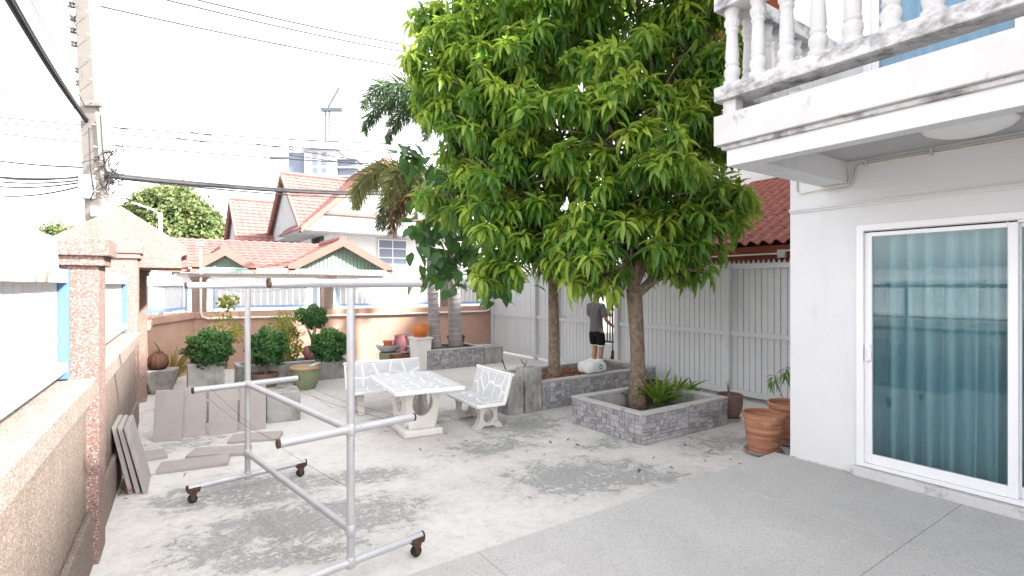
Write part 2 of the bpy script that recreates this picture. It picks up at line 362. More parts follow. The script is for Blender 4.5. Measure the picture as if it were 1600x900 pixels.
def glass_mat(name, tint, f0=.06):
    t = NT(name)
    fr = t.n('ShaderNodeFresnel', {'IOR': 1.52}).outputs[0]
    tr = t.n('ShaderNodeBsdfTransparent', {'Color': col(tint)}).outputs[0]
    gl = t.n('ShaderNodeBsdfGlossy', {'Color': (.9, .95, .97, 1), 'Roughness': .02, 'Normal': t.bump(t.noise(1.3, 2), .03, .02)}).outputs[0]
    return t.done(t.n('ShaderNodeMixShader', {0: t.math('ADD', t.math('MULTIPLY', fr, 1.15), f0), 1: tr, 2: gl}).outputs[0])
M['glass'] = glass_mat('green_tinted_glass', (.88, .93, .93), .0)
M['glass_up'] = glass_mat('blue_tinted_glass', (.85, .93, .97), .0)
t = NT('frosted_lamp_glass')
M['ceil'] = mat('grey_soffit', (.47, .46, .465), (.43, .42, .425), 1.5, .8, .1, 90, .2)  # balcony underside in a darker grey than the white walls
M['blue_pale'] = mat('faded_blue_paint', (.25, .38, .60), (.33, .45, .64), 6, .6, .2, 60, .3)
M['opal'] = t.done(t.n('ShaderNodeMixShader', {0: .12, 1: t.pbr((.9, .9, .89), .3, None, .5), 2: t.n('ShaderNodeBsdfTranslucent', {'Color': (.8, .8, .78, 1)}).outputs[0]}).outputs[0])
def cloth(name, a, b):
    t = NT(name)
    c = t.mix(t.ramp(t.noise(140, 3, .6, t.scaled(1, 1, .02)), .3, .7), a, b)
    return t.done(t.n('ShaderNodeMixShader', {0: .25, 1: t.pbr(c, .9, None, .1), 2: t.n('ShaderNodeBsdfTranslucent', {'Color': c}).outputs[0]}).outputs[0])
M['curtain'] = cloth('teal_curtain_cloth', (.46, .72, .80), (.34, .58, .66))
M['curtain_up'] = cloth('blue_curtain_cloth', (.42, .70, .86), (.33, .6, .8))
# ------------------------------------------------------------------ ground
struct(MB().box(-900, 900, -900, 900, -.5, -.06).build('ground', M['street']))
yard = struct(MB().box(-.75, 8.3, 2.2, 13.3, -.06, -.012).build('yard_floor', M['concrete']))
xs = [-.6, 2.25, 4.9, 8.2]; ys = [2.5, 8.05, 9.9, 13.2]
for i in range(3):
    for j in range(3):
        g = .004
        if j == 0:
            if i == 0: MB().box(-.6, 8.2, 2.5, ys[1]-g, -.05, 0).build('slab', M['yard'], yard)
        else:
            MB().box(xs[i]+g, xs[i+1]-g, ys[j]+g, ys[j+1]-g, -.05, rng.uniform(-.002, .002)).build('slab', M['yard'], yard)
terr = struct(MB().box(-.55, 5.34, -3.0, 2.93, -.05, .112).build('terrace', M['concrete']))
tx = [-.55, .55, 1.75, 2.95, 4.15, 5.345]; ty = [-3, -2.2, -1.0, .2, 1.4, 2.94]
for i in range(5):
    for j in range(5):
        MB().box(tx[i]+.0015, tx[i+1]-.0015, ty[j]+.0015, ty[j+1]-.0015, .05, .12).build('terrace_panel', M['terrace'], terr, bevel=.003, seg=1)

# ------------------------------------------------------------------ our house
FX = 5.35                                   # facade plane
house = thing('house', 'white two storey house with sliding glass door and balcony at the right', 'house', (0, 0, 0))
w = MB()
DY0, DY1, DZ0, DZ1 = -1.95, 2.17, .21, 2.40
UY0, UY1, UZ0, UZ1 = -1.95, 2.117, 3.12, 5.4
TOP = 7.0  # eave out of view, raised to make the house shade the left wall
def wallx(x0, x1, openings, y0, y1, z0, z1, mb):
    ycur = sorted(openings)
    for (a, b, c, d) in ycur: pass
    (a, b, c, d) = openings[0]; (e, f, g, h) = openings[1]
    mb.box(x0, x1, b, y1, z0, g)             # strip beyond the door, up to first floor
    mb.box(x0, x1, y0, a, z0, g)
    mb.box(x0, x1, a, b, z0, c); mb.box(x0, x1, a, b, d, g)
    mb.box(x0, x1, f, y1, g, z1); mb.box(x0, x1, y0, e, g, z1); mb.box(x0, x1, e, f, h, z1)
wallx(FX, FX+.2, [(DY0, DY1, DZ0, DZ1), (UY0, UY1, UZ0, UZ1)], -9, 2.785, -.05, TOP, w)
w.build('front_wall', M['wall_white'], house)
w = MB(); w.box(FX+.2, 13.5, 2.585, 2.785, -.05, TOP); w.build('end_wall', M['wall_white'], house)
w = MB(); w.box(FX+.2, 13.5, -9, -8.8, -.05, TOP); w.box(13.3, 13.5, -8.8, 2.585, -.05, TOP); w.build('rear_wall', M['wall_white'], house)
w = MB(); w.box(FX+.2, 13.3, -8.8, 2.585, 0, .19); w.box(FX+.2, 13.3, -8.8, 2.585, 2.75, 3.05); w.box(FX+2.6, FX+2.75, -8.8, 2.585, .19, 2.75); w.box(FX+2.6, FX+2.75, -8.8, 2.585, 3.05, TOP)
w.build('room_floor', M['room'], house)
ov = .7
rf = MB(); e0, e1, y0, y1 = FX-ov, 13.5+ov, -9-ov, 2.785+ov
rf.prism([(e0, y0, TOP), (e1, y0, TOP), ((e0+e1)/2, y0, TOP+2.6)], (0, y1-y0, 0)); rf.build('roof', M['roof_orange'], house)  # unseen roof, added for the shadow it casts on the yard
w = MB(); w.box(FX-.035, FX, -9, 2.785, 2.595, 2.612); w.box(FX-.02, FX, -9, 2.785, 2.575, 2.595); w.build('moulding', M['wall_white'], house, bevel=.004, seg=1)
w = MB(); w.box(FX-.075, FX, DY0-.05, DY1+.03, .12, .2); w.box(FX-.03, FX, DY1+.03, 2.786, .12, .128); w.build('door_sill', M['balcony_white'], house, bevel=.006)

def sliding(name, y0, y1, z0, z1, npan, glass, fr=.055):
    f = MB(); x0 = FX-.025; x1 = FX+.12
    f.box(x0, x1, y0, y0+fr, z0, z1); f.box(x0, x1, y1-fr, y1, z0, z1); f.box(x0, x1, y0+fr, y1-fr, z1-fr, z1); f.box(x0, x1, y0+fr, y1-fr, z0, z0+.03)
    f.box(x0+.03, x0+.034, y0+fr, y1-fr, z1-fr-.02, z1-fr)
    fo = f.build(name, M['alu'], house, bevel=.004, seg=1)
    pw = (y1-y0-2*fr)/npan
    for i in range(npan):                   # panels alternate between two tracks, numbered from the far jamb
        b = y1-fr-i*pw + (.0 if i == 0 else .025); a = y1-fr-(i+1)*pw-.025
        a = max(a, y0+fr); xx = FX+.005 if i % 2 == 0 else FX+.058
        s = MB(); st = .058
        s.box(xx, xx+.042, a, a+st, z0+.032, z1-fr-.003); s.box(xx, xx+.042, b-st, b, z0+.032, z1-fr-.003)
        s.box(xx, xx+.042, a+st, b-st, z1-fr-.003-.05, z1-fr-.003); s.box(xx, xx+.042, a+st, b-st, z0+.032, z0+.032+.085)
        s.build('sash', M['alu'], fo, bevel=.003, seg=1)
        MB().box(xx+.018, xx+.024, a+st-.01, b-st+.01, z0+.1, z1-fr-.04).build('pane', glass, fo)
    return fo
sdoor = sliding('sliding_door', DY0, DY1, DZ0, DZ1, 4, M['glass'])
hd = MB(); hz = 1.24; hd.box(FX-.028, FX+.004, 2.06, 2.10, hz-.075, hz+.075); hd.box(FX-.045, FX-.028, 2.045, 2.078, hz-.06, hz+.06); hd.box(FX-.036, FX-.0285, 2.084, 2.094, hz-.035, hz+.03)
hd.build('door_handle', M['alu'], sdoor, bevel=.004)
sliding('balcony_door', UY0, UY1, UZ0, UZ1, 4, M['glass_up'])

def curtain(name, y0, y1, z0, z1, x, m, folds, lab, amp=.035):
    n = folds*10; vs = []; fs = []; r2 = random.Random(folds)
    zs = [z0, z0+.12, z0+.5, (z0+z1)/2, z1-.3, z1]
    ph = 0; xs_ = []
    for i in range(n+1):
        q = i/n; xs_.append((q, math.sin(q*folds*2*math.pi + 1.3*math.sin(q*17) + .8*math.sin(q*41))))
    for k, zz in enumerate(zs):
        for q, s in xs_:
            a = amp*(1.15 - .45*k/len(zs)); vs.append((x + a*s + .008*math.sin(q*90+k), y0+(y1-y0)*q + .012*math.sin(q*folds*6.28+k*.5), zz))
    for k in range(len(zs)-1):
        for i in range(n): a = k*(n+1)+i; fs.append((a, a+1, a+n+2, a+n+1))
    o = MB().add(vs, fs).build(name, m, None, smooth=True)
    return tag(o, lab, 'curtain')
curtain('curtain', DY0+.05, DY1-.05, .2, 2.5, FX+.22, M['curtain'], 30, 'long teal pleated curtain behind the ground floor sliding glass door', .068)
curtain('curtain', UY0+.05, UY1-.05, 3.06, 5.5, FX+.22, M['curtain_up'], 24, 'blue pleated curtain behind the upstairs balcony window')

# balcony
BX = 3.79; BY = 2.48
b = MB()
b.box(BX, BX+.14, -9, BY, 2.80, 2.93)                                      # lower edge band
b.box(BX+.14, FX, BY-.23, BY, 2.80, 3.0)                                   # end beam
bal = b.build('balcony', M['wall_white'], house, bevel=.004, seg=1)
MB().box(BX+.02, FX, -9, BY-.02, 3.0, 3.08).build('slab', M['ceil'], bal)
b = MB(); b.box(BX-.03, BX+.15, -9, BY+.03, 2.93, 2.965); b.box(BX+.15, FX, BY-.13, BY+.03, 3.003, 3.02); b.build('drip_moulding', M['rail_white'], bal, bevel=.008)
b = MB(); b.box(BX-.07, BX+.08, -9, BY+.07, 2.965, 3.20); b.box(BX+.08, FX, BY-.08, BY+.07, 3.02, 3.20); b.build('fascia_band', M['balcony_white'], bal, bevel=.006)
b = MB(); b.box(BX-.07, BX+.13, -9, BY+.07, 3.315, 3.43); b.box(BX+.13, FX, BY-.13, BY+.07, 3.316, 3.429); b.build('lower_rail', M['rail_white'], bal, bevel=.008)
b = MB(); b.box(BX-.07, BX+.13, -9, BY+.07, 4.04, 4.16); b.box(BX+.13, FX, BY-.13, BY+.07, 4.041, 4.159); b.build('top_rail', M['rail_white'], bal, bevel=.008)
prof = [(.062,0),(.066,.02),(.066,.05),(.05,.06),(.052,.075),(.062,.11),(.06,.14),(.045,.165),(.054,.18),(.054,.195),(.046,.2),(.05,.24),(.049,.27),(.041,.42),(.039,.43),(.05,.445),(.05,.46),(.042,.47),(.056,.50),(.058,.53),(.045,.56),(.055,.58),(.06,.60),(.06,.62)]
bm_ = MB()
vs = []
n = 24
for i, (r, z) in enumerate(prof):
    for j in range(n):
        fl = (.93 if j % 2 else 1.04) if .2 < z < .42 or .46 < z < .55 else 1
        q = 2*math.pi*j/n; vs.append((r*fl*math.cos(q), r*fl*math.sin(q), z))
k = len(prof); bm_.add(vs, [(i*n+j, i*n+(j+1) % n, (i+1)*n+(j+1) % n, (i+1)*n+j) for i in range(k-1) for j in range(n)])
bme = bm_.mesh('baluster', M['balcony_white'], True); bme.set_sharp_from_angle(angle=R(50))
for i in range(14):
    link('baluster', bme, bal, loc=(BX+.03, 2.45-i*.218, 3.425), rot=(0, 0, i*.7))
for i in range(1, 7):
    link('baluster', bme, bal, loc=(BX+.03+i*.24, 2.45, 3.425), rot=(0, 0, i*.9))
for rb in ((BX-.02, BX+.09, BY-.09, BY+.02), (BX-.02, BX+.09, .3, .42), (BX-.02, BX+.09, -2, -1.9), (FX-.12, FX, BY-.09, BY+.02)):
    MB().box(*rb, 3.2, 3.318).build('rail_block', M['balcony_white'], bal, bevel=.005)
# conduit under the balcony
def P3(x, y, z): return Vector((x, y, z))
cx = FX-.014
MB().tube([P3(cx, -3, 2.945), P3(cx, 2.14, 2.945), P3(cx, 2.2, 2.93), P3(cx, 2.215, 2.85), P3(cx, 2.25, 2.785), P3(cx-.03, 2.33, 2.78), P3(cx-.03, 2.5, 2.775), P3(cx, 2.68, 2.765), P3(cx, 2.715, 2.79), P3(cx, 2.715, 2.89)], .009, 6).build('conduit', M['pipe'], house, smooth=True)
MB().tube([P3(cx-.004, -3, 2.965), P3(cx-.004, 2.1, 2.968), P3(cx-.004, 2.17, 2.94), P3(cx-.004, 2.19, 2.85), P3(cx-.004, 2.235, 2.765), P3(cx-.03, 2.34, 2.762), P3(cx-.03, 2.46, 2.768)], .008, 6).build('conduit', M['boxgrey'], house, smooth=True)
MB().tube([P3(cx-.01, 1.03, 2.95), P3(cx-.02, 1.025, 2.9), P3(cx-.015, 1.03, 2.84)], .005, 5).build('loose_wire', M['wire'], house)
for yy in (.4, 1.0, 1.6, 2.08): MB().box(cx-.02, FX, yy, yy+.02, 2.93, 2.985).build('conduit_clip', M['boxgrey'], house)
lamp = thing('ceiling_lamp', 'round frosted glass lamp under the balcony ceiling', 'lamp', (4.66, 1.2, 3.0))
MB().lathe([(.12, -.03), (.12, 0)], 24).build('lamp_base', M['lampwhite'], lamp, smooth=True, sharp=40)
MB().lathe([(.001, -.115), (.08, -.112), (.17, -.095), (.235, -.07), (.262, -.045), (.262, -.035), (.23, -.045), (.12, -.028)], 32).build('glass_bowl', M['opal'], lamp, smooth=True)

# ------------------------------------------------------------------ left boundary wall (own direction)
E = Vector((.047, .9989, 0)); Nn = Vector((.9989, -.047, 0)); O = Vector((-.556, 0, 0)); Zv = Vector((0, 0, 1))
def wp(s, off, z): return O + E*s + Nn*off + Zv*z
def wbox(mb, s0, s1, o0, o1, z0, z1): return mb.obox(wp(s0, o0, z0), E*(s1-s0), Nn*(o1-o0), Zv*(z1-z0))
lw = thing('boundary_wall', 'low tan pebble wall with pillars and white sheet panels along the left', 'wall', wp(0, 0, 0))
def lpart(mb, name, m, par=None, **k):
    ob = mb.build(name, m, None, **k); ob.parent = par or lw; ob.matrix_parent_inverse = Matrix.Identity(4) if par else Matrix.Translation(-lw.location)
    return ob
S0, S1 = -2.5, 11.45
M['tanwall'] = pebble_mat('tan_pebble_plaster', (.205, .162, .135), (.165, .13, .108), (.36, .31, .27))
M['tancap'] = pebble_mat('tan_pebble_coping', (.26, .212, .182), (.215, .175, .15), (.44, .385, .345))
lpart(wbox(MB(), S0, 8.35, -.15, 0, -.06, 1.11), 'wall_body', M['tanwall'])
lpart(wbox(MB(), 10.5, S1, -.15, 0, -.06, 1.11), 'wall_body', M['salmon_flat'])
lpart(wbox(MB(), S0, 4.44, 0, .035, -.05, .36), 'plinth', M['tanwall'], bevel=.01)
lpart(wbox(MB(), 4.78, 8.35, 0, .035, -.05, .36), 'plinth', M['tanwall'], bevel=.01)
lpart(wbox(MB(), S0, 4.44, -.2, .055, 1.11, 1.24), 'coping', M['tancap'], bevel=.008)
lpart(wbox(MB(), 4.78, 8.4, -.2, .055, 1.11, 1.24), 'coping', M['tancap'], bevel=.008)
lpart(wbox(MB(), 10.5, S1, -.2, .055, 1.11, 1.24), 'coping', M['salmon_flat'], bevel=.008)
def pillar(s0, s1, o0, o1, top, m, mcap, c1=.06):
    p = lpart(wbox(MB(), s0, s1, o0, o1, -.05, top-.18), 'pillar', m, bevel=.006)
    c = MB(); wbox(c, s0-.03, s1+.03, o0-.03, o1+.03, top-.18, top-.115); wbox(c, s0-c1, s1+c1, o0-c1, o1+c1, top-.115, top)
    cc = lpart(c, 'pillar_cap', mcap, bevel=.008); return p
pillar(4.44, 4.78, -.26, .065, 2.16, M['pillar'], M['pillar'])
def sheet_panel(s0, s1, off, ztop, lab):
    # blue posts, white rusty rails, white corrugated sheet behind
    n = max(2, int((s1-s0)/.15))
    base = lpart(wbox(MB(), s0, s1, off-.012, off-.008, 1.26, ztop-.04), 'backing_sheet', M['slat'])
    for i in range(n):
        a = s0+(s1-s0)*i/n; bq = s0+(s1-s0)*(i+1)/n
        lpart(wbox(MB(), a+.004, bq-.004, off-.006, off+.004, 1.26, ztop+rng.uniform(-.006, .006)), 'sheet_strip', M['slat'])
    for z0, z1 in ((1.30, 1.36), (1.865, 1.95)):
        lpart(wbox(MB(), s0, s1-.05, off+.006, off+.056, z0, z1), 'panel_rail', M['rusty_white'], bevel=.004, seg=1)
    lpart(wbox(MB(), s1-.048, s1, off+.006, off+.06, 1.25, 1.95), 'panel_post', M['blue'], bevel=.004, seg=1)
    lpart(wbox(MB(), s0, s0+.045, off+.0065, off+.061, 1.25, 1.951), 'panel_post', M['blue'], bevel=.004, seg=1)
sheet_panel(.2, 4.42, -.14, 2.15, '')
sheet_panel(4.80, 8.36, -.14, 1.98, '')
# gate canopy
pillar(8.4, 8.74, -.33, .02, 2.38, M['salmon'], M['salmon'], .05)
pillar(10.15, 10.5, -.33, .02, 2.18, M['salmon'], M['salmon'], .05)
gate = thing('gate_canopy', 'salmon pebble gabled gate canopy above the left wall', 'gate canopy', wp(8.75, 0, 0))
gp = [wp(8.75, o, z) for o, z in ((-.92, 2.09), (.50, 2.09), (.50, 2.25), (.57, 2.28), (.57, 2.39), (-.18, 2.91), (-.95, 2.43))]
g = MB().prism(gp, E*1.38).build('gable_roof', M['salmon'], None, bevel=.006, seg=1); g.parent = gate; g.matrix_parent_inverse = Matrix.Translation(-gate.location)
g = MB(); wbox(g, 8.78, 10.12, -.17, -.13, .05, 2.06); g = g.build('gate_door', M['fascia_tan'], None); g.parent = gate; g.matrix_parent_inverse = Matrix.Translation(-gate.location)

# ------------------------------------------------------------------ far salmon wall: chamfered corner A-B and long wall B-Cc
A = wp(11.42, 0, 0); B = Vector((.77, 13.18, 0)); Cc = Vector((8.05, 12.52, 0))
def seg_wall(P, Q, name, label, panels, pil, mbody):
    d = (Q-P); L = d.length; e = d/L; nn = Vector((e.y, -e.x, 0))       # inward normal
    th = thing(name, label, 'wall', P)
    def bx(mb, s0, s1, o0, o1, z0, z1): return mb.obox(P + e*s0 + nn*o0 + Zv*z0, e*(s1-s0), nn*(o1-o0), Zv*(z1-z0))
    def pt(mb, nm, m, **k):
        ob = mb.build(nm, m, None, **k); ob.parent = th; ob.matrix_parent_inverse = Matrix.Translation(-th.location); return ob
    pt(bx(MB(), 0, L, -.15, 0, -.06, 1.14), 'wall_body', mbody)
    pt(bx(MB(), 0, L, -.19, .05, 1.14, 1.28), 'coping', mbody, bevel=.008)
    for s in pil:
        pt(bx(MB(), s-.14, s+.14, -.2, .04, 1.28, 1.97), 'pillar', M['salmon'])
        c = MB(); bx(c, s-.17, s+.17, -.23, .07, 1.97, 2.02); bx(c, s-.2, s+.2, -.26, .1, 2.02, 2.09); pt(c, 'pillar_cap', M['salmon'], bevel=.006)
    for s0, s1 in panels:
        n = max(1, int(round((s1-s0)/.135))); w_ = (s1-s0)/n
        for i in range(n):
            pt(bx(MB(), s0+i*w_+.006, s0+(i+1)*w_-.006, -.12, -.105, 1.35, 2.02+.01*rng.random()), 'slat', M['slat'])
        for z0, z1 in ((1.34, 1.40), (1.84, 1.89)):
            pt(bx(MB(), s0, s1, -.103, -.065, z0, z1), 'panel_rail', M['slat'] if z0 > 1.5 else M['blue_pale'])
        pt(bx(MB(), s0, s0+.04, -.06, -.02, 1.30, 1.9), 'panel_post', M['blue_pale']); pt(bx(MB(), s1-.04, s1, -.06, -.02, 1.30, 1.9), 'panel_post', M['blue_pale'])
    return th, bx, pt, L
seg_wall(A, B, 'corner_wall', 'short angled salmon wall with white slat panel behind the cactus pot', [(.12, 1.68)], [], M['salmon_flat'])
fw, fbx, fpt, FL = seg_wall(B, Cc, 'rear_wall', 'long salmon rear wall with white slatted panels behind the potted bushes', [(.35, 2.55), (2.95, 5.6), (6.1, 7.25)], [.1, 2.75, 5.85], M['salmon_flat'])
fe = (Cc-B).normalized(); fn = Vector((fe.y, -fe.x, 0))
def fpnt(s, o, z): return B + fe*s + fn*o + Zv*z
MB_ = MB().tube([fpnt(.13, .075, 2.72), fpnt(.13, .075, 1.25), fpnt(.16, .075, 1.17), fpnt(.26, .075, 1.135), fpnt(2, .06, 1.13), fpnt(4.5, .06, 1.125), fpnt(6.95, .06, 1.13), fpnt(7.08, .06, 1.16), fpnt(7.1, .06, 1.26), fpnt(7.1, .06, 1.36)], .024, 8)
dp = fpt(MB_, 'drain_pipe', M['pipe'], smooth=True)
MB_ = MB().tube([fpnt(.13, .075, 2.7), fpnt(.13, .075, 2.8)], .07, 10); fpt(MB_, 'pipe_cap', M['pipe'], smooth=True, sharp=40)

# ------------------------------------------------------------------ pale board fence on the right
fence = thing('board_fence', 'tall pale grey vertical board fence behind the mango trees', 'fence', (7.95, 8, 0))
def fpart(mb, nm, m, par=None, **k):
    ob = mb.build(nm, m, None, **k); ob.parent = par or fence
    if not par: ob.matrix_parent_inverse = Matrix.Translation(-fence.location)
    return ob
bw = .104
bme2 = MB().box(0, .02, .0055, bw-.0055, .06, 2.16).mesh('board', M['fence'])
def boards(y0, y1):
    n = int(round((y1-y0)/bw))
    for i in range(n):
        yy = y0+(y1-y0)*i/n
        ob = link('board', bme2, fence); ob.location = (7.945-fence.location.x+rng.uniform(-.003, .003), yy-8, rng.uniform(-.015, .012)); ob.scale = (1, (y1-y0)/n/bw, 1); ob.rotation_euler = (rng.uniform(-.002, .002), 0, rng.uniform(-.02, .02))
posts = [12.42, 10.45, 9.56, 7.66, 5.15, 2.9]
for i, (ya, yb) in enumerate(zip(posts[:-1], posts[1:])):
    if i == 2: continue
    boards(yb+.05, ya-.05)
    for z0, z1, xx in ((1.02, 1.10, 7.905), (2.12, 2.20, 7.90), (.06, .15, 7.905)):
        fpart(MB().box(xx, 7.943, yb+.05, ya-.05, z0, z1), 'rail', M['fence'], bevel=.003, seg=1)
for ya in posts:
    fpart(MB().box(7.86, 7.97, ya-.05, ya+.05, -.02, 2.21), 'post', M['fence'], bevel=.004, seg=1)
# corrugated strip along the fence top
vs = []; fs = []; nz = 110
for i in range(nz+1):
    yy = 2.95+(7.6-2.95)*i/nz; zt = 2.27 if i % 2 else 2.18
    vs += [(8.02, yy, 2.0), (8.02, yy, zt)]
for i in range(nz): a = i*2; fs.append((a, a+2, a+3, a+1))
zz = fpart(MB().add(vs, fs), 'zigzag_sheet', M['boxgrey']); zz.modifiers.new('solid', 'SOLIDIFY').thickness = .004
# open gate leaf
leaf = thing('fence_gate', 'open pale grey board gate leaf beside the person', 'gate', (7.92, 9.50, 0), R(6))
LW = 1.02
for i in range(10):
    link('board', bme2, leaf, loc=(0, -LW+i*.102, 0), scl=(1, .98, 1))
for z0, z1 in ((1.02, 1.09), (2.08, 2.16), (.08, .16)):
    MB().box(-.036, -.002, -LW, 0, z0, z1).build('gate_rail', M['fence'], leaf, bevel=.003, seg=1)
MB().tube([(-.05, -.02, 1.14), (-.05, -.16, 1.14), (-.05, -.2, 1.1)], .009, 6).build('latch', M['rack'], leaf)

# ------------------------------------------------------------------ neighbour on the right: low tiled roof, tall house behind
nb = thing('neighbour_annex', 'low annex with red clay tile roof behind the board fence', 'building', (8.6, 5, 0))
def par(o, p): o.parent = p; o.matrix_parent_inverse = Matrix.Translation(-p.location); return o
par(MB().box(8.7, 12, -1, 7.0, -.06, 2.55).build('wall', M['fascia_tan']), nb)
ex, ez = 8.32, 2.52; sl = R(26.5)
par(MB().prism([(ex+.05, -1.2, ez-.03), (ex+.05, -1.2, ez-.06), (12.2, -1.2, ez-.06), (12.2, -1.2, ez+(12.2-ex)*math.tan(sl)-.05)], (0, 8.5, 0)).build('roof_deck', M['fascia_brown']), nb)
par(MB().box(ex-.02, ex+.04, -1.2, 7.3, ez-.26, ez-.02).build('fascia_board', M['fascia_brown'], bevel=.004), nb)
tw, tl = .215, .31; npf = 8
vs = []; fs = []
for k, (dx, dz) in enumerate(((0, 0), (0, .024), (tl*1.1, .012))):
    for j in range(npf+1):
        q = j/npf; vs.append((dx, q*tw, dz + .036*math.sin(q*2*math.pi)*(1 if k else 1)))
for k in range(2):
    for j in range(npf): a = k*(npf+1)+j; fs.append((a+1, a, a+npf+1, a+npf+2))
tme = MB().add(vs, fs).mesh('roof_tile', M['roof_red'], True); tme.set_sharp_from_angle(angle=R(60))
ct, st_ = math.cos(sl), math.sin(sl)
for r_ in range(12):
    for c_ in range(22):
        yy = 2.75+c_*tw
        o = link('roof_tile', tme, nb)
        o.location = (ex-.06+r_*tl*ct-8.6, yy-5+rng.uniform(-.004, .004), ez+r_*tl*st_+.03+rng.uniform(-.003, .003)); o.rotation_euler = (0, -sl+rng.uniform(-.012, .012), rng.uniform(-.01, .01))
par(MB().tube([(8.27, 2.9, 2.42), (8.27, 4.35, 2.40), (8.27, 4.5, 2.36), (8.27, 6.8, 2.36)], .016, 6).build('conduit', M['pipe']), nb)
par(MB().box(8.24, 8.30, 4.38, 4.5, 2.29, 2.42).build('junction_box', M['boxgrey'], bevel=.005), nb)
ta = thing('neighbour_house', 'tall white neighbouring house with orange eave above the mango tree', 'house', (12, 5, 0))
par(MB().box(12.3, 20, -2, 9.2, -.06, 8.3).build('wall', M['house_white']), ta)
par(MB().prism([(11.3, -3, 8.32), (21, -3, 8.32), (16, -3, 11)], (0, 13, 0)).build('roof', M['roof_orange']), ta)
par(MB().box(11.6, 12.28, -1, 8.6, 3.98, 4.05).build('awning', M['house_white']), ta)
par(MB().box(11.65, 11.75, -1, 8.6, 3.72, 3.975).build('awning_fascia', M['fascia_tan']), ta)
for yy in (3.2, 6.2):
    f = par(MB().box(12.26, 12.3, yy, yy+1.4, 5.2, 6.7).build('window', M['fascia_tan']), ta)
# alley behind the gate
al = thing('alley_grille', 'dark steel bar grille in the alley beyond the open gate', 'grille', (9.9, 8.5, 0))
for i in range(30): link('bar', MB().box(-.012, .012, -.012, .012, .35, 2.2).mesh('bar', M['grille']) if i == 0 else bpy.data.meshes['bar'], al, loc=(0, -1.45+i*.1, 0))
for z0 in (.35, 1.2, 2.15): MB().box(-.02, .02, -1.5, 1.5, z0, z0+.05).build('grille_rail', M['grille'], al)
MB().box(-.1, .1, -1.5, 1.5, -.05, .33).build('kerb', M['house_white'], al)
# ------------------------------------------------------------------ rolling clothes rack
Pf = gnd(387, 742, .13); Pn = gnd(548, 878, .13); Pf.z = Pn.z = 0
rd = (Pn-Pf).normalized(); rp = Vector((-rd.y, rd.x, 0))                # along, across (towards the right of the view)
if rp.dot(ray(1600, 446)) < 0: rp = -rp
rack = thing('clothes_rack', 'silver steel tube clothes drying rack on rusty casters', 'clothes rack', (Pf+Pn)/2)
def rpart(mb, nm, m, p=None, **k): o = mb.build(nm, m, None, **k); return par(o, rack)
for Q, zt in ((Pf, 1.85), (Pn, 1.865)):
    rpart(MB().tube([Q+Zv*.13, Q+Zv*(zt-.03)], .0245, 14), 'post', M['rack'], smooth=True, sharp=50)
    for z, a, b_, nm in ((.13, -.48, .53, 'foot_bar'), (.955, -.44, .46, 'cross_bar'), (zt, -.49, .52, 'top_bar')):
        ends = [Q+rp*a+Zv*z, Q+rp*b_+Zv*z]
        rpart(MB().tube(ends, .027 if z > 1 else .0255, 14), nm, M['rack'], smooth=True, sharp=50)
        for e_, sgn in ((ends[0], -1), (ends[1], 1)): rpart(MB().tube([e_-rp*sgn*.012, e_+rp*sgn*.002], .0285 if z > 1 else .027, 14), 'tube_end', M['rust'], smooth=True, sharp=50)
    for a in (-.43, .48):
        e_ = Q+rp*a
        cm = MB().obox(e_-rp*.045-rd*.028+Zv*.092, rp*.09, rd*.056, Zv*.012).obox(e_-rp*.05-rd*.03+Zv*.104, rp*.1, rd*.06, Zv*.03)
        cb = rpart(cm, 'caster_bracket', M['rust'])
        fk = MB().prism([e_+rp*.03+Zv*.092-rd*.02, e_-rp*.03+Zv*.092-rd*.02, e_-rp*.012+Zv*.02-rd*.02, e_+rp*.008+Zv*.02-rd*.02], rd*.04)
        rpart(fk, 'caster_fork', M['rust'])
        rpart(MB().tube([e_+Zv*.037-rd*.016-rp*.006, e_+Zv*.037+rd*.016-rp*.006], .036, 14), 'caster_wheel', M['rubber'], smooth=True, sharp=40)
for z in (.33, .955):
    rpart(MB().tube([Pf+Zv*z, Pn+Zv*z], .0245, 14), 'long_bar', M['rack'], smooth=True, sharp=50)
for Q in (Pf, Pn):
    for z in (.13, .33, .955):
        rpart(MB().lathe([(.027, -.035), (.031, -.03), (.031, .03), (.027, .035)], 12, (Q.x, Q.y, Q.z+z)), 'weld_joint', M['rack'], smooth=True)
def sagline(a, b_, sag, n=14): return [a.lerp(b_, i/n) - Zv*sag*4*(i/n)*(1-i/n) for i in range(n+1)]
for a, b_, sg in ((Pf-rp*.3+Zv*.955, Pn-rp*.02+Zv*.6, .06), (Pf-rp*.38+Zv*.955, Pn-rp*.41+Zv*.955, .05), (Pf+rp*.25+Zv*.955, Pn+rp*.3+Zv*.955, .03), (Pf+rp*.4+Zv*.955, Pn+rp*.42+Zv*.955, .04), (Pf-rp*.3+Zv*1.84, Pf+rp*.42+Zv*1.84, .05)):
    rpart(MB().tube(sagline(a, b_, sg), .0013, 4), 'line_wire', M['wire'])

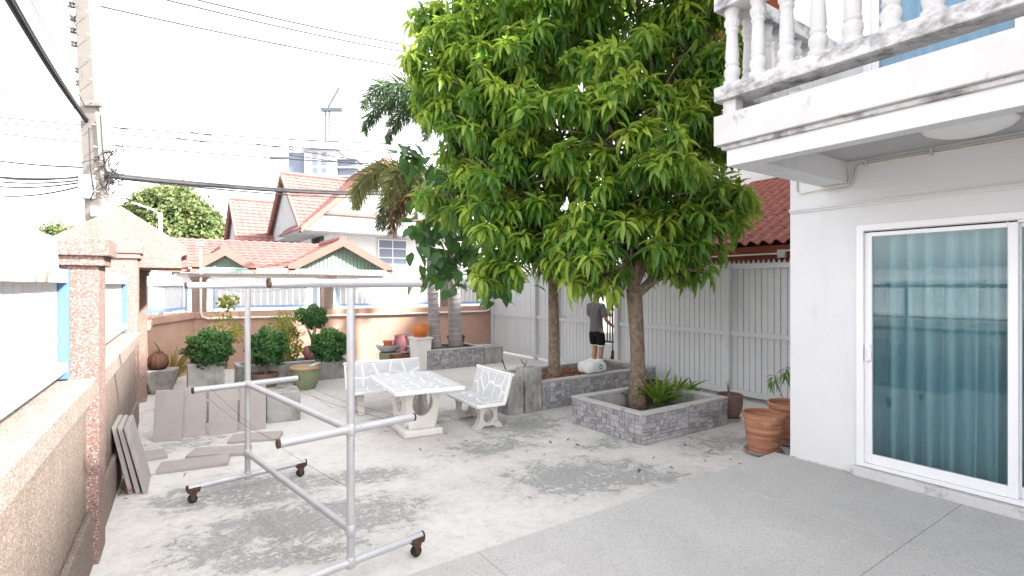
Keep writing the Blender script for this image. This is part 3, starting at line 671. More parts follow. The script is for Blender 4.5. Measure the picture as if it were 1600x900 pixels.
# ------------------------------------------------------------------ stone topped table and benches
def clip(poly, p, nrm):                     # keep the side where (q-p).nrm <= 0
    out = []
    for i in range(len(poly)):
        a, b_ = poly[i], poly[(i+1) % len(poly)]
        da = (a[0]-p[0])*nrm[0]+(a[1]-p[1])*nrm[1]; db = (b_[0]-p[0])*nrm[0]+(b_[1]-p[1])*nrm[1]
        if da <= 0: out.append(a)
        if da*db < 0: t_ = da/(da-db); out.append((a[0]+(b_[0]-a[0])*t_, a[1]+(b_[1]-a[1])*t_))
    return out
def crazy(w_, h_, nx, ny, seed, gap=.014, edge=.018):
    r = random.Random(seed)
    S = [(((i+.5+r.uniform(-.36, .36))/nx-.5)*w_, ((j+.5+r.uniform(-.36, .36))/ny-.5)*h_) for i in range(nx) for j in range(ny)]
    res = []
    for i, s in enumerate(S):
        p = [(-w_/2+edge, -h_/2+edge), (w_/2-edge, -h_/2+edge), (w_/2-edge, h_/2-edge), (-w_/2+edge, h_/2-edge)]
        for j, q in enumerate(S):
            if i == j: continue
            dx, dy = q[0]-s[0], q[1]-s[1]; l = math.hypot(dx, dy)
            g = gap*r.uniform(.7, 1.5)
            p = clip(p, ((s[0]+q[0])/2-dx/l*g, (s[1]+q[1])/2-dy/l*g), (dx/l, dy/l))
            if len(p) < 3: break
        if len(p) >= 3: res.append(p)
    return res
def stones(parent, o, ux, uy, up, w_, h_, nx, ny, seed, th=.004):
    ux, uy, up, o = map(Vector, (ux, uy, up, o))
    for p in crazy(w_, h_, nx, ny, seed):
        MB().prism([o+ux*a+uy*b_-up*.01 for a, b_ in p], up*(.01+th)).build('stone', M['stonepale'], parent)
def ring_panel(inside, c, hole, thick, n=40):
    # panel in the (a, z) plane, star shaped about c, with a hole given as polar radius function
    out, inn = [], []
    for i in range(n):
        q = 2*math.pi*i/n; d = (math.cos(q), math.sin(q)); r = 0
        while inside(c[0]+d[0]*(r+.004), c[1]+d[1]*(r+.004)) and r < 2: r += .004
        out.append((c[0]+d[0]*r, c[1]+d[1]*r)); h_ = min(hole(d), max(r-.02, .01)); inn.append((c[0]+d[0]*h_, c[1]+d[1]*h_))
    vs = [(a, -thick/2, z) for a, z in out]+[(a, -thick/2, z) for a, z in inn]+[(a, thick/2, z) for a, z in out]+[(a, thick/2, z) for a, z in inn]
    fs = []
    for i in range(n):
        j = (i+1) % n
        fs += [(i, j, n+j, n+i), (2*n+j, 2*n+i, 3*n+i, 3*n+j), (j, i, 2*n+i, 2*n+j), (n+i, n+j, 3*n+j, 3*n+i)]
    return vs, fs
def ell(a, b_): return lambda d: 1/math.sqrt((d[0]/a)**2+(d[1]/b_)**2)

table = thing('stone_table', 'white concrete garden table topped with pale crazy paving stone', 'table', (2.80, 6.27, 0), R(-7))
TZ = .63
tt = MB().box(-.43, .43, -.66, .66, TZ-.05, TZ).build('table_top', M['mortar'], table, bevel=.012)
stones(tt, (0, 0, TZ), (1, 0, 0), (0, 1, 0), (0, 0, 1), .86, 1.32, 5, 7, 3)
MB().box(-.25, .25, -.38, .38, 0, .085).build('base_slab', M['tablecon'], table, bevel=.02)
def trap(h0, h1, w0, w1): return lambda a, z: h0 <= z <= h1 and abs(a) <= w0+(w1-w0)*((z-h0)/(h1-h0))**.8
for ax, off, w0, w1 in (('x', .31, .16, .235), ('x', -.31, .16, .235), ('y', .19, .26, .36), ('y', -.19, .26, .36)):
    vs, fs = ring_panel(trap(.085, TZ-.052, w0, w1), (0, .40), ell(.13 if ax == 'x' else .15, .16), .06)
    if ax == 'y': vs = [(y, x, z) for x, y, z in vs]; fs = [f[::-1] for f in fs]; vs = [(x+off*(.85+.3*z), y, z) for x, y, z in vs]
    else: vs = [(x, y+off*(.85+.3*z), z) for x, y, z in vs]
    MB().add(vs, fs).build('pedestal_panel', M['tablecon'], table)

def bench(loc, rz, L, label, seed):
    b = thing('stone_bench', label, 'bench', loc, rz, 'stone benches round the garden table')
    SZ = .335
    st = MB().box(-L/2, L/2, -.22, .20, SZ-.04, SZ).build('seat', M['mortar'], b, bevel=.008)
    stones(st, (0, -.01, SZ), (1, 0, 0), (0, 1, 0), (0, 0, 1), L, .40, 5, 2, seed)
    lean = Vector((0, .10, .35)); un = lean.normalized(); nrm = Vector((0, -un.z, un.y)); o = Vector((0, .165, SZ-.01))
    bk = MB().obox(o-Vector((L/2, 0, 0)), Vector((L, 0, 0)), -nrm*.045, lean).build('backrest', M['mortar'], b, bevel=.008)
    stones(bk, o+lean/2, (1, 0, 0), un, nrm, L, lean.length, 5, 2, seed+5)
    MB().obox(o+lean-Vector((L/2+.01, -.0, 0))+nrm*.012, Vector((L+.02, 0, 0)), -nrm*.07, un*.03).build('top_rail', M['mortar'], b, bevel=.008)
    ins = lambda a, z: 0 <= z <= SZ-.042 and abs(a) <= .115+.30*abs(z/(SZ-.04)-.62)**2.2*.9+.01 and not (z < .035 and abs(a) < .07)
    vs, fs = ring_panel(ins, (0, .16), ell(.075, .09), .085)
    for sx in (-1, 1):
        v2 = [(y+sx*(L/2-.14), x, z) for x, y, z in vs]
        MB().add(v2, [f[::-1] for f in fs]).build('leg', M['benchleg'], b)
    return b
bench((3.62, 6.12, 0), R(-93), .92, 'white stone bench right of the garden table with its back to the planters', 21)
bench((2.93, 7.52, 0), R(-4), 1.16, 'white stone bench behind the garden table facing the camera', 33)

# ------------------------------------------------------------------ planters with stone cladding
def ashlar(w_, h_, r, mn=.045):
    out = []; st = [(0, 0, w_, h_)]
    while st:
        x, y, a, b_ = st.pop()
        if a > .17 or (a > .09 and a > b_*2.1) or (a > .075 and r.random() < .3 and a >= b_):
            c = a*r.uniform(.35, .65); st += [(x, y, c, b_), (x+c, y, a-c, b_)]
        elif b_ > .085 or (b_ > .065 and r.random() < .4):
            c = b_*r.uniform(.35, .65); st += [(x, y, a, c), (x, y+c, a, b_-c)]
        else: out.append((x, y, a, b_))
    return out
def cladding(o, u, v, nrm, w_, h_, seed, parent):
    r = random.Random(seed); mb = MB(); g = .0035
    o, u, v, nrm = map(Vector, (o, u, v, nrm))
    for x, y, a, b_ in ashlar(w_, h_, r):
        mb.obox(o+u*(x+g)+v*(y+g)-nrm*.004, u*(a-2*g), v*(b_-2*g), nrm*(.012+r.uniform(0, .010)))
    c = mb.build('stone_cladding', M['clad'], None); par(c, parent); return stuff(c)
def planter(name, label, x0, x1, y0, y1, h_, th, soil, clads, seed, cat='planter'):
    p = thing(name, label, cat, ((x0+x1)/2, (y0+y1)/2, 0))
    w_ = MB().box(x0, x1, y0, y0+th, 0, h_-.03).box(x0, x1, y1-th, y1, 0, h_-.03).box(x0, x0+th, y0+th, y1-th, 0, h_-.03).box(x1-th, x1, y0+th, y1-th, 0, h_-.03)
    par(w_.build('planter_wall', M['concrete']), p)
    c = .014
    r = MB().box(x0-c, x1+c, y0-c, y0+th, h_-.03, h_).box(x0-c, x1+c, y1-th, y1+c, h_-.03, h_).box(x0-c, x0+th, y0+th, y1-th, h_-.03, h_-.0005).box(x1-th, x1+c, y0+th, y1-th, h_-.03, h_-.0005)
    par(r.build('rim', M['cap'], bevel=.005), p)
    vs = []; fs = []; n = 14
    for i in range(n+1):
        for j in range(n+1): vs.append((x0+th-.01+(x1-x0-2*th+.02)*i/n, y0+th-.01+(y1-y0-2*th+.02)*j/n, soil+rng.uniform(-.02, .02)))
    for i in range(n):
        for j in range(n): a = i*(n+1)+j; fs.append((a, a+n+1, a+n+2, a+1))
    par(MB().add(vs, fs).build('soil', M['soil'], smooth=True), p)
    if 'f' in clads: cladding((x0, y0, .005), (1, 0, 0), (0, 0, 1), (0, -1, 0), x1-x0, h_-.037, seed, p)
    if 'l' in clads: cladding((x0, y0, .005), (0, 1, 0), (0, 0, 1), (-1, 0, 0), y1-y0, h_-.037, seed+1, p)
    return p
planter('stone_planter', 'square stone clad planter holding the forked mango tree nearest the house', 4.68, 6.33, 4.14, 5.36, .365, .1, .14, 'fl', 4)
planter('stone_planter', 'long stone clad planter holding the straight mango tree and the white sack', 4.78, 7.3, 6.16, 7.35, .43, .1, .34, 'f', 14)
planter('stone_planter', 'grey stone clad planter around the two palm trunks', 4.95, 6.38, 10.42, 11.5, .44, .09, .36, 'f', 24)
planter('concrete_planter', 'long low concrete planter behind the round clipped bushes', 1.3, 3.25, 10.57, 11.1, .40, .07, .33, '', 34)
planter('concrete_planter', 'tall mouldy concrete box under the leftmost clipped bush', .50, 1.02, 9.92, 10.36, .58, .05, .50, '', 44)
def block(label, x0, x1, y0, y1, h_, rz=0, hollow=False):
    o = thing('concrete_block', label, 'concrete block', ((x0+x1)/2, (y0+y1)/2, 0), rz)
    a, b_ = (x1-x0)/2, (y1-y0)/2
    MB().box(-a, a, -b_, b_, 0, h_).build('block_body', M['concrete'], o, bevel=.012)
    return o
block('upright mossy concrete post between the bench and the straight mango tree', 4.47, 4.76, 6.13, 6.40, .64)
block('dark stained concrete block behind the right hand stone bench', 4.18, 4.45, 6.16, 6.75, .47)
block('grey weathered concrete block at the right end of the palm planter', 6.45, 6.98, 10.5, 11.1, .40)
q = gnd(446, 658); block('pale concrete block beside the upright paving slabs', q.x-.21, q.x+.21, q.y-.02, q.y+.42, .40, R(-6))
# forked twig on the mossy post
tw_ = thing('forked_twig', 'dry forked twig standing on the mossy concrete post', 'twig', (4.56, 6.3, .64))
MB().tube([(0, 0, -.02), (.01, 0, .03), (-.06, .02, .12)], [.014, .012, .006], 6).build('stem', M['bark'], tw_); MB().tube([(.008, 0, .02), (.05, .01, .06), (.06, .01, .1)], [.011, .008, .004], 6).build('branch', M['bark'], tw_)
st_ = thing('steel_angle', 'thin rusty steel rod leaning beside the palm planter block', 'steel rod', gnd(797, 596))
MB().tube([(0, 0, .0), (-.12, .1, .42)], .012, 5).build('rod', M['rust'], st_); MB().tube([(0, 0, .012), (.25, -.1, .02)], .012, 5).build('foot', M['rust'], st_)

# ------------------------------------------------------------------ paving slabs
def slab(label, c, rot, dims, group=None):
    o = MB().box(-dims[0]/2, dims[0]/2, -dims[1]/2, dims[1]/2, 0, dims[2]).build('paving_slab', M['paver'], None, bevel=.004, seg=1)
    o.location = c; o.rotation_euler = rot; return tag(o, label, 'paving slab', group)
def upright(label, p0, p1, h_, leanb):      # standing slab, bottom edge p0-p1, leaning back by leanb
    p0, p1 = Vector(p0), Vector(p1); e = (p1-p0); L = e.length; e /= L; bk = Vector((-e.y, e.x, 0))
    if bk.dot(ray(300, 446)) < 0: bk = -bk
    upv = (bk*leanb+Zv*math.sqrt(h_*h_-leanb*leanb)).normalized()
    mb = MB().obox(p0, e*L, upv*h_, bk*.04-Zv*.04*leanb/h_)
    o = mb.build('paving_slab', M['paver'], None, bevel=.004, seg=1); return tag(o, label, 'paving slab', 'spare paving slabs')
names = ['leftmost upright paving slab of the row standing behind the rack', 'second upright paving slab from the left, set slightly back', 'third upright paving slab from the left behind the rack', 'rightmost upright paving slab beside the concrete block']
for k, (a, b_) in enumerate((((238, 691), (283, 688)), ((284, 684), (322, 680)), ((325.5, 680.5), (371, 675.5)), ((373.6, 674), (415, 670)))):
    upright(names[k], gnd(*a), gnd(*b_), .60, .10)
q = gnd(330, 655); 
prop = thing('concrete_block', 'low concrete block propping up the row of upright paving slabs', 'concrete block', (gnd(330, 668)+Vector((0.02, .17, 0))), R(-25))
MB().box(-.5, .5, .09, .3, 0, .3).build('block_body', M['concrete'], prop, bevel=.01)
flat = [((244,742),(357,727),'flat paving slab lying nearest the leaning slabs'), ((289,718),(382,712),'flat paving slab lying behind the nearest one'), ((355,694),(436,688),'far flat paving slab lying beside the rack post'), ((228,722),(262,716),'short flat paving slab lying left beside the leaning pair')]
for (a, b_, lab) in flat:
    p0, p1 = gnd(*a), gnd(*b_); e = p1-p0; L = min(e.length, .62); e.normalize(); bk = Vector((-e.y, e.x, 0))
    if bk.dot(ray(300, 446)) < 0: bk = -bk
    o = MB().obox(p0+Zv*.001, e*L, bk*.30, Zv*.038).build('paving_slab', M['paver'], None, bevel=.004, seg=1); tag(o, lab, 'paving slab', 'spare paving slabs')
pb = gnd(231, 771); sb = (pb-O).dot(E); offb = (pb-O).dot(Nn)
for k in range(3):
    o0 = offb-k*.055; s0 = sb+k*.03
    bot = wp(s0, o0, .001); top = wp(s0, max(.04+.045*(2-k), .0), .60); up_ = (top-bot); L = .62; up_ = up_.normalized()*L
    th = up_.cross(E).normalized()*.036
    if th.dot(Nn) > 0: th = -th
    mb = MB().obox(bot+(Zv*.02 if 0 else Zv*0), E*.52, up_, th)
    mz = min(v[2] for v in mb.v); mb.v = [(x, y, z-mz+.001) for x, y, z in mb.v]
    o = mb.build('paving_slab', M['paver'], None, bevel=.004, seg=1)
    tag(o, ['outermost paving slab leaning against the left wall', 'middle paving slab of the stack leaning on the left wall', 'innermost paving slab leaning flat on the left wall'][k], 'paving slab', 'spare paving slabs')

# ------------------------------------------------------------------ pots
def pot_mesh(prof, n=28, wall=.02, soil_z=None):
    inner = [(max(r-wall, .01), z) for r, z in prof[::-1] if z >= (soil_z or 0)]
    full = prof+[(prof[-1][0]-wall*.5, prof[-1][1]+.004)]+inner
    mb = MB(); mb.lathe(full, n); mb.f = [f for f in mb.f if len(f) == 4 or f[0] == n-1]; return mb
def pot(name, label, loc, prof, m, cat='pot', soil=.8, wall=.02, rim=None, saucer=None, group=None):
    p = thing(name, label, cat, loc, rng.uniform(0, 3), group)
    h_ = prof[-1][1]; dz = .0
    if saucer:
        sr, sm = saucer; MB().lathe([(sr*.8, 0), (sr, .035), (sr*1.02, .045), (sr*.94, .045), (sr*.8, .015)], 28, wob=.012).build('saucer', sm, p, smooth=True, sharp=45); dz = .018
    sz = h_*soil
    o = pot_mesh(prof, 28, wall, sz-.02).build('pot_body', m, p, smooth=True, sharp=50); o.location.z = dz
    rr = np.interp(sz, [z for r, z in prof], [r for r, z in prof])-wall*.6
    s = MB().lathe([(rr, -.03), (rr, 0), (rr*.5, .012), (.01, .016)], 20).build('soil', M['soil'], p, smooth=True); s.location.z = sz+dz
    if rim:
        r0 = prof[-1][0]; MB().lathe([(r0-.005, h_-.045), (r0+.022, h_-.035), (r0+.026, h_-.005), (r0+.012, h_+.008), (r0-wall, h_+.006)], 28).build('rim', rim, p, smooth=True).location.z = dz
    return p
def flare(r0, r1, h_, bulge=0, lip=.0, n=9):
    pr = []
    for i in range(n+1):
        t_ = i/n; pr.append((r0+(r1-r0)*t_+bulge*math.sin(math.pi*t_), h_*t_))
    if lip: pr = pr[:-1]+[(pr[-2][0]+.002, h_*.88), (r1+lip, h_*.89), (r1+lip, h_)]
    return pr
def banded(r0, r1, h_, nb):
    pr = []
    for i in range(nb*4+1):
        t_ = i/(nb*4); pr.append((r0+(r1-r0)*t_**.8+.0035*math.sin(t_*nb*2*math.pi), h_*t_*.88))
    return pr+[(r1+.012, h_*.885), (r1+.018, h_*.93), (r1+.015, h_)]
g = gnd(1193, 708); pot('terracotta_pot', 'ribbed terracotta pot at the terrace corner', g, banded(.155, .205, .43, 5), M['terra_worn'], saucer=(.21, M['concrete']))
g = gnd(1232, 692); pp = pot('terracotta_pot', 'terracotta pot half hidden behind the white house corner', g, banded(.17, .215, .46, 5), M['terra_worn'], saucer=(.22, M['concrete']))
g = gnd(1140, 656); bp = pot('brown_pot', 'brown glazed pot with a dead twig by the stone planter', g, flare(.10, .16, .34, .035, .012), M['brown_pot'], saucer=(.15, M['cap']))
MB().tube([(.02, 0, .25), (.015, .01, .45), (.0, .0, .58)], [.012, .008, .004], 6).build('twig', M['bark'], bp); MB().tube([(.02, .0, .28), (.05, .02, .45), (.045, .03, .52)], [.01, .006, .004], 6).build('twig', M['bark'], bp)
d = thing('plastic_dish', 'shallow black plastic dish on the rim of the square planter', 'dish', (6.2, 5.28, .365))
MB().lathe([(.12, 0), (.15, .05), (.155, .055), (.145, .055), (.11, .012)], 26).build('dish', M['black_plastic'], d, smooth=True, sharp=45)

o_pot = pot('olive_pot', 'olive green glazed pot with tan rim growing a leaning clipped bush', gnd(477, 607), flare(.17, .245, .40, .03), M['olive_pot'], cat='potted bush', rim=M['rim_tan'])
b_pot = pot('bowl_pot', 'dark brown bowl pot with a round clipped bush', gnd(413, 609), flare(.16, .235, .30, .03, .01), M['brown_pot'], cat='potted bush')
p1 = at(369, 555, 10.15); p1.z = .0
p1 = Vector((1.62, 10.84, .345)); pu1 = pot('maroon_pot', 'small maroon pot with a thin yellowing sapling behind the left bush', p1, flare(.10, .14, .25, .035), M['purple_pot'], cat='potted plant')
p2 = Vector((2.68, 10.84, .345)); pu2 = pot('maroon_pot', 'large maroon pot with a bonsai tree on the concrete planter', p2, flare(.12, .18, .29, .05), M['purple_pot'], cat='potted plant')
jr = gnd(606, 570); jar = pot('olive_jar', 'squat olive green jar under the grey basin', jr, flare(.16, .19, .30, .02), M['olive_pot'], cat='jar', soil=.9)
bs = thing('basin', 'blue grey shallow basin resting on the olive jar', 'basin', (jr.x, jr.y, .306))
MB().lathe([(.12, 0), (.2, .04), (.27, .13), (.29, .16), (.27, .16), (.18, .055), (.01, .03)], 30).build('basin', M['bowl_grey'], bs, smooth=True)
for k in range(2):
    s_ = thing('terracotta_cup', ['lower small terracotta pot stacked in the grey basin', 'upper small terracotta pot stacked in the grey basin'][k], 'pot', (jr.x, jr.y, .34+k*.105))
    MB().lathe([(.085, 0), (.105, .085), (.115, .09), (.115, .12), (.1, .12), (.075, .02)], 24).build('pot_body', M['terracotta'], s_, smooth=True, sharp=40)
bk0 = gnd(628, 570)
bx_ = thing('brick_box', 'low red brick box covered with flat stones beside the pedestal', 'brick box', bk0)
bkm = MB().box(-.1, .1, -.05, .05, 0, .062).mesh('brick', M['red_brick'])
for r_ in range(4):
    for c_ in range(3):
        link('brick', bkm, bx_, loc=(-.2+c_*.21+(.05 if r_ % 2 else 0), -.1, r_*.068), bevel=.004, seg=1)
    link('brick', bkm, bx_, loc=(-.26, .07, r_*.068), rot=(0, 0, R(90)))
for k, (dx, dy, rz_) in enumerate(((-.12, 0, .2), (.12, -.05, -.3), (.02, .12, .6))):
    MB().box(-.17, .17, -.13, .13, 0, .022).build('flat_stone', M['paver'], bx_, bevel=.004).location = (dx, dy, .272+k*.024)
ped = thing('pedestal', 'tapered pale concrete pedestal carrying the orange glazed pot', 'pedestal', gnd(657, 578), R(0))
pw = MB()
pw.add([(-.15,-.15,0),(.15,-.15,0),(.15,.15,0),(-.15,.15,0),(-.185,-.185,.68),(.185,-.185,.68),(.185,.185,.68),(-.185,.185,.68)], [(3,2,1,0),(4,5,6,7),(0,1,5,4),(1,2,6,5),(2,3,7,6),(3,0,4,7)])
pw.build('column', M['tablecon'], ped, bevel=.01); MB().box(-.21, .21, -.21, .21, .682, .725).build('top_slab', M['tablecon'], ped, bevel=.008)
pg = ped.location.copy(); pg.z = .726
pot('orange_pot', 'round orange glazed pot with saucer on the concrete pedestal', pg, flare(.11, .165, .27, .045, .01), M['orange_glaze'], saucer=(.17, M['orange_glaze']))
g = gnd(641, 573); pot('pink_urn', 'pinkish clay urn standing behind the concrete pedestal', (g.x, g.y+.55, 0), flare(.16, .13, .68, .05, .012), M['purple_pot'])
g = at(738, 536, 12.75); pot('dark_bowl', 'dark brown plastic tub on the palm planter', (6.05, 11.15, .37), flare(.15, .21, .27, .01, .012), M['dark_bowl'])
g = gnd(253, 613); cpot = thing('cactus_pot', 'square tapered concrete pot with a dried brown ball cactus', 'potted cactus', g, R(-12))
pw = MB().add([(-.13,-.13,.0),(.13,-.13,.0),(.13,.13,.0),(-.13,.13,.0),(-.225,-.225,.40),(.225,-.225,.40),(.225,.225,.40),(-.225,.225,.40)], [(3,2,1,0),(4,5,6,7),(0,1,5,4),(1,2,6,5),(2,3,7,6),(3,0,4,7)])
pw.build('pot_body', M['concrete'], cpot, bevel=.012)
cv = []; 
for i in range(15):
    ph = math.pi*i/14
    for j in range(40):
        q = 2*math.pi*j/40; r_ = .155*(1+.07*math.cos(q*13))*(.97+.05*rng.random()); cv.append((r_*math.sin(ph)*math.cos(q)-.06, r_*math.sin(ph)*math.sin(q), .535-r_*1.05*math.cos(ph)))
MB().add(cv, [(i*40+j, i*40+(j+1) % 40, (i+1)*40+(j+1) % 40, (i+1)*40+j) for i in range(14) for j in range(40)]).build('cactus', M['cactus'], cpot, smooth=True)

# ------------------------------------------------------------------ sack on the planter
sk = thing('white_sack', 'plump white woven sack with teal emblem on the planter', 'sack', (5.98, 6.36, .44), R(8))
sv_ = []; nu, nv_ = 36, 20
for i in range(nv_+1):
    ph = math.pi*i/nv_-math.pi/2
    for j in range(nu):
        q = 2*math.pi*j/nu
        sg = lambda x, p_: math.copysign(abs(x)**p_, x)
        x = .26*sg(math.cos(ph), .5)*sg(math.cos(q), .6); y = .16*sg(math.cos(ph), .5)*sg(math.sin(q), .6); z = .085*sg(math.sin(ph), .8)
        z += .012*math.sin(x*30+y*11)+.008*math.sin(y*40-x*9); z *= 1+.35*math.cos(x*5)
        sv_.append((x, y, max(z+.075, .0)+.02*max(0, -y*0)))
MB().add(sv_, [(i*nu+j, i*nu+(j+1) % nu, (i+1)*nu+(j+1) % nu, (i+1)*nu+j) for i in range(nv_) for j in range(nu)]).build('sack_body', M['bag'], sk, smooth=True)
em = MB(); 
for k in range(6):
    a0, a1 = k*math.pi/3, (k+1)*math.pi/3-.12; pts = []
    for rr, aa in ((.026, a0), (.042, a0), (.042, a1), (.026, a1)): pts.append((.03+rr*math.cos(aa), -.162, .085+rr*math.sin(aa)))
    em.prism(pts, (0, .02, 0))
em.build('emblem', M['teal_print'], sk)

# ------------------------------------------------------------------ person with broom
def skin(name, verts, edges, m, parent, sub=2, root=0):
    me = bpy.data.meshes.new(name); me.from_pydata([v[0] for v in verts], edges, []); me.materials.append(m)
    o = bpy.data.objects.new(name, me); C.objects.link(o); o.parent = parent
    mo = o.modifiers.new('skin', 'SKIN'); mo.use_smooth_shade = True
    for i, v in enumerate(verts):
        sk_ = me.skin_vertices[0].data[i]; sk_.radius = v[1] if hasattr(v[1], '__len__') else (v[1], v[1]); sk_.use_root = (i == root)
    ss = o.modifiers.new('sub', 'SUBSURF'); ss.levels = sub; ss.render_levels = sub
    return o
person = thing('person', 'person in grey t-shirt and black shorts holding a broom in the gateway', 'person', (7.84, 8.2, 0), R(-82))
bv = [((0,0,.96),(.13,.10)), ((0,0,1.1),(.12,.095)), ((0,-.015,1.28),(.14,.105)), ((0,-.02,1.42),(.12,.085)), ((0,0,1.50),(.05,.052)), ((0,.015,1.56),(.05,.055)), ((0,.03,1.64),(.072,.088)), ((0,.03,1.72),(.062,.08)), ((0,.025,1.755),(.03,.04)),
      ((.09,0,.9),.088), ((.10,.02,.70),.075), ((.105,.03,.49),.056), ((.105,.0,.36),.058), ((.105,-.02,.2),.042), ((.105,-.02,.08),.036), ((.11,.09,.035),(.04,.028)), ((.115,.15,.03),(.03,.02)),
      ((-.09,0,.9),.088), ((-.10,.05,.70),.075), ((-.105,.09,.49),.056), ((-.105,.06,.36),.058), ((-.105,.05,.2),.042), ((-.105,.05,.08),.036), ((-.11,.16,.035),(.04,.028)), ((-.115,.22,.03),(.03,.02)),
      ((.175,-.02,1.41),.055), ((.225,-.03,1.27),.046), ((.25,-.02,1.14),.04), ((.245,.1,1.06),.037), ((.235,.2,1.0),.026), ((.23,.245,.98),(.032,.018)),
      ((-.175,-.02,1.41),.055), ((-.22,.03,1.27),.046), ((-.22,.08,1.14),.04), ((-.08,.2,1.16),.037), ((.05,.26,1.2),.026), ((.10,.28,1.21),(.032,.018)),
      ((0,.125,1.635),(.012,.012))]
be = [(0,1),(1,2),(2,3),(3,4),(4,5),(5,6),(6,7),(7,8),(0,9),(9,10),(10,11),(11,12),(12,13),(13,14),(14,15),(15,16),(0,17),(17,18),(18,19),(19,20),(20,21),(21,22),(22,23),(23,24),(3,25),(25,26),(26,27),(27,28),(28,29),(29,30),(3,31),(31,32),(32,33),(33,34),(34,35),(35,36),(6,37)]
for pi, base, sgn in ((30, Vector((.23,.245,.98)), 1), (36, Vector((.10,.28,1.21)), -1)):
    for k in range(4):
        o1 = len(bv); b0 = base+Vector((.0, .02, .026-.017*k))
        bv += [(tuple(b0+Vector((.012*sgn, .025, 0))), .0095), (tuple(b0+Vector((.002, .055-.004*abs(k-1), -.004))), .009), (tuple(b0+Vector((-.028*sgn, .05, -.006))), .008)]
        be += [(pi, o1), (o1, o1+1), (o1+1, o1+2)]
    o1 = len(bv); bv += [(tuple(base+Vector((-.02*sgn, .0, .025))), .011), (tuple(base+Vector((-.035*sgn, .03, .035))), .009)]; be += [(pi-1, o1), (o1, o1+1)]
skin('body', bv, be, M['skin'], person)
sv2 = [((0,0,.84),(.175,.135)), ((0,0,.93),(.17,.13)), ((0,0,1.05),(.155,.12)), ((0,-.015,1.25),(.165,.125)), ((0,-.02,1.40),(.145,.10)), ((0,-.01,1.465),(.085,.07)), ((.17,-.02,1.41),.075), ((.225,-.03,1.26),.068), ((.24,-.028,1.18),.066), ((-.17,-.02,1.41),.075), ((-.22,.03,1.26),.068), ((-.225,.06,1.18),.066)]
skin('t_shirt', sv2, [(0,1),(1,2),(2,3),(3,4),(4,5),(4,6),(6,7),(7,8),(4,9),(9,10),(10,11)], M['tee'], person)
sh = [((0,0,1.0),(.155,.12)), ((0,0,.93),(.165,.13)), ((.095,0,.86),.11), ((.105,.015,.7),.105), ((.107,.02,.54),.1), ((-.095,0,.86),.11), ((-.105,.045,.7),.105), ((-.107,.07,.54),.1)]
skin('shorts', sh, [(0,1),(1,2),(2,3),(3,4),(1,5),(5,6),(6,7)], M['shorts'], person)
for c_ in ((.107, .02, .575), (-.107, .07, .575)):
    MB().lathe([(.083, -.014), (.088, -.012), (.088, .012), (.083, .014)], 20, c_).build('shorts_trim', M['white_trim'], person, smooth=True)
hv = [((0,-.01,1.61),(.062,.055)), ((0,.0,1.69),(.08,.088)), ((0,.02,1.745),(.07,.085)), ((0,.03,1.785),(.035,.045))]
skin('hair', hv, [(0,1),(1,2),(2,3)], M['hair'], person)
for sx in (-1, 1): MB().lathe([(.004, -.03), (.014, -.02), (.017, 0), (.015, .02), (.004, .03)], 10, (sx*.083, .03, 1.635)).build('ear', M['skin'], person, smooth=True)
for sx in (-1, 1):
    ft = MB(); c_ = (.11, .03) if sx > 0 else (-.11, .10)
    ft.lathe([(.045, 0), (.05, .008), (.047, .02)], 18); ft.v = [(x*1.0+c_[0], y*2.7+c_[1]+.02, z) for x, y, z in ft.v]; ft.build('sandal', M['rubber'], person, smooth=True)
broom = thing('broom', 'long handled brown broom held upright by the person', 'broom', person.matrix_basis @ Vector((.20, .285, 0)), R(-82))
MB().tube([(-.03, .01, 1.68), (0, 0, .95), (.02, -.01, .42)], .013, 8).build('handle', M['wood'], broom, smooth=True)
hb = MB(); hb.lathe([(.02, .46), (.03, .43), (.035, .38)], 10, (.02, -.01, 0)); hb.build('binding', M['rust'], broom, smooth=True)
br = MB()
for k in range(90):
    a = rng.uniform(-1, 1); b_ = rng.uniform(-1, 1)
    br.tube([(.02+.02*a, -.01+.015*b_, .40), (.02+.10*a, -.01+.03*b_, .18), (.02+.17*a, -.01+.05*b_, rng.uniform(.005, .03))], [.006, .006, .003], 4, False)
stuff(br.build('bristles', M['broom'], broom))
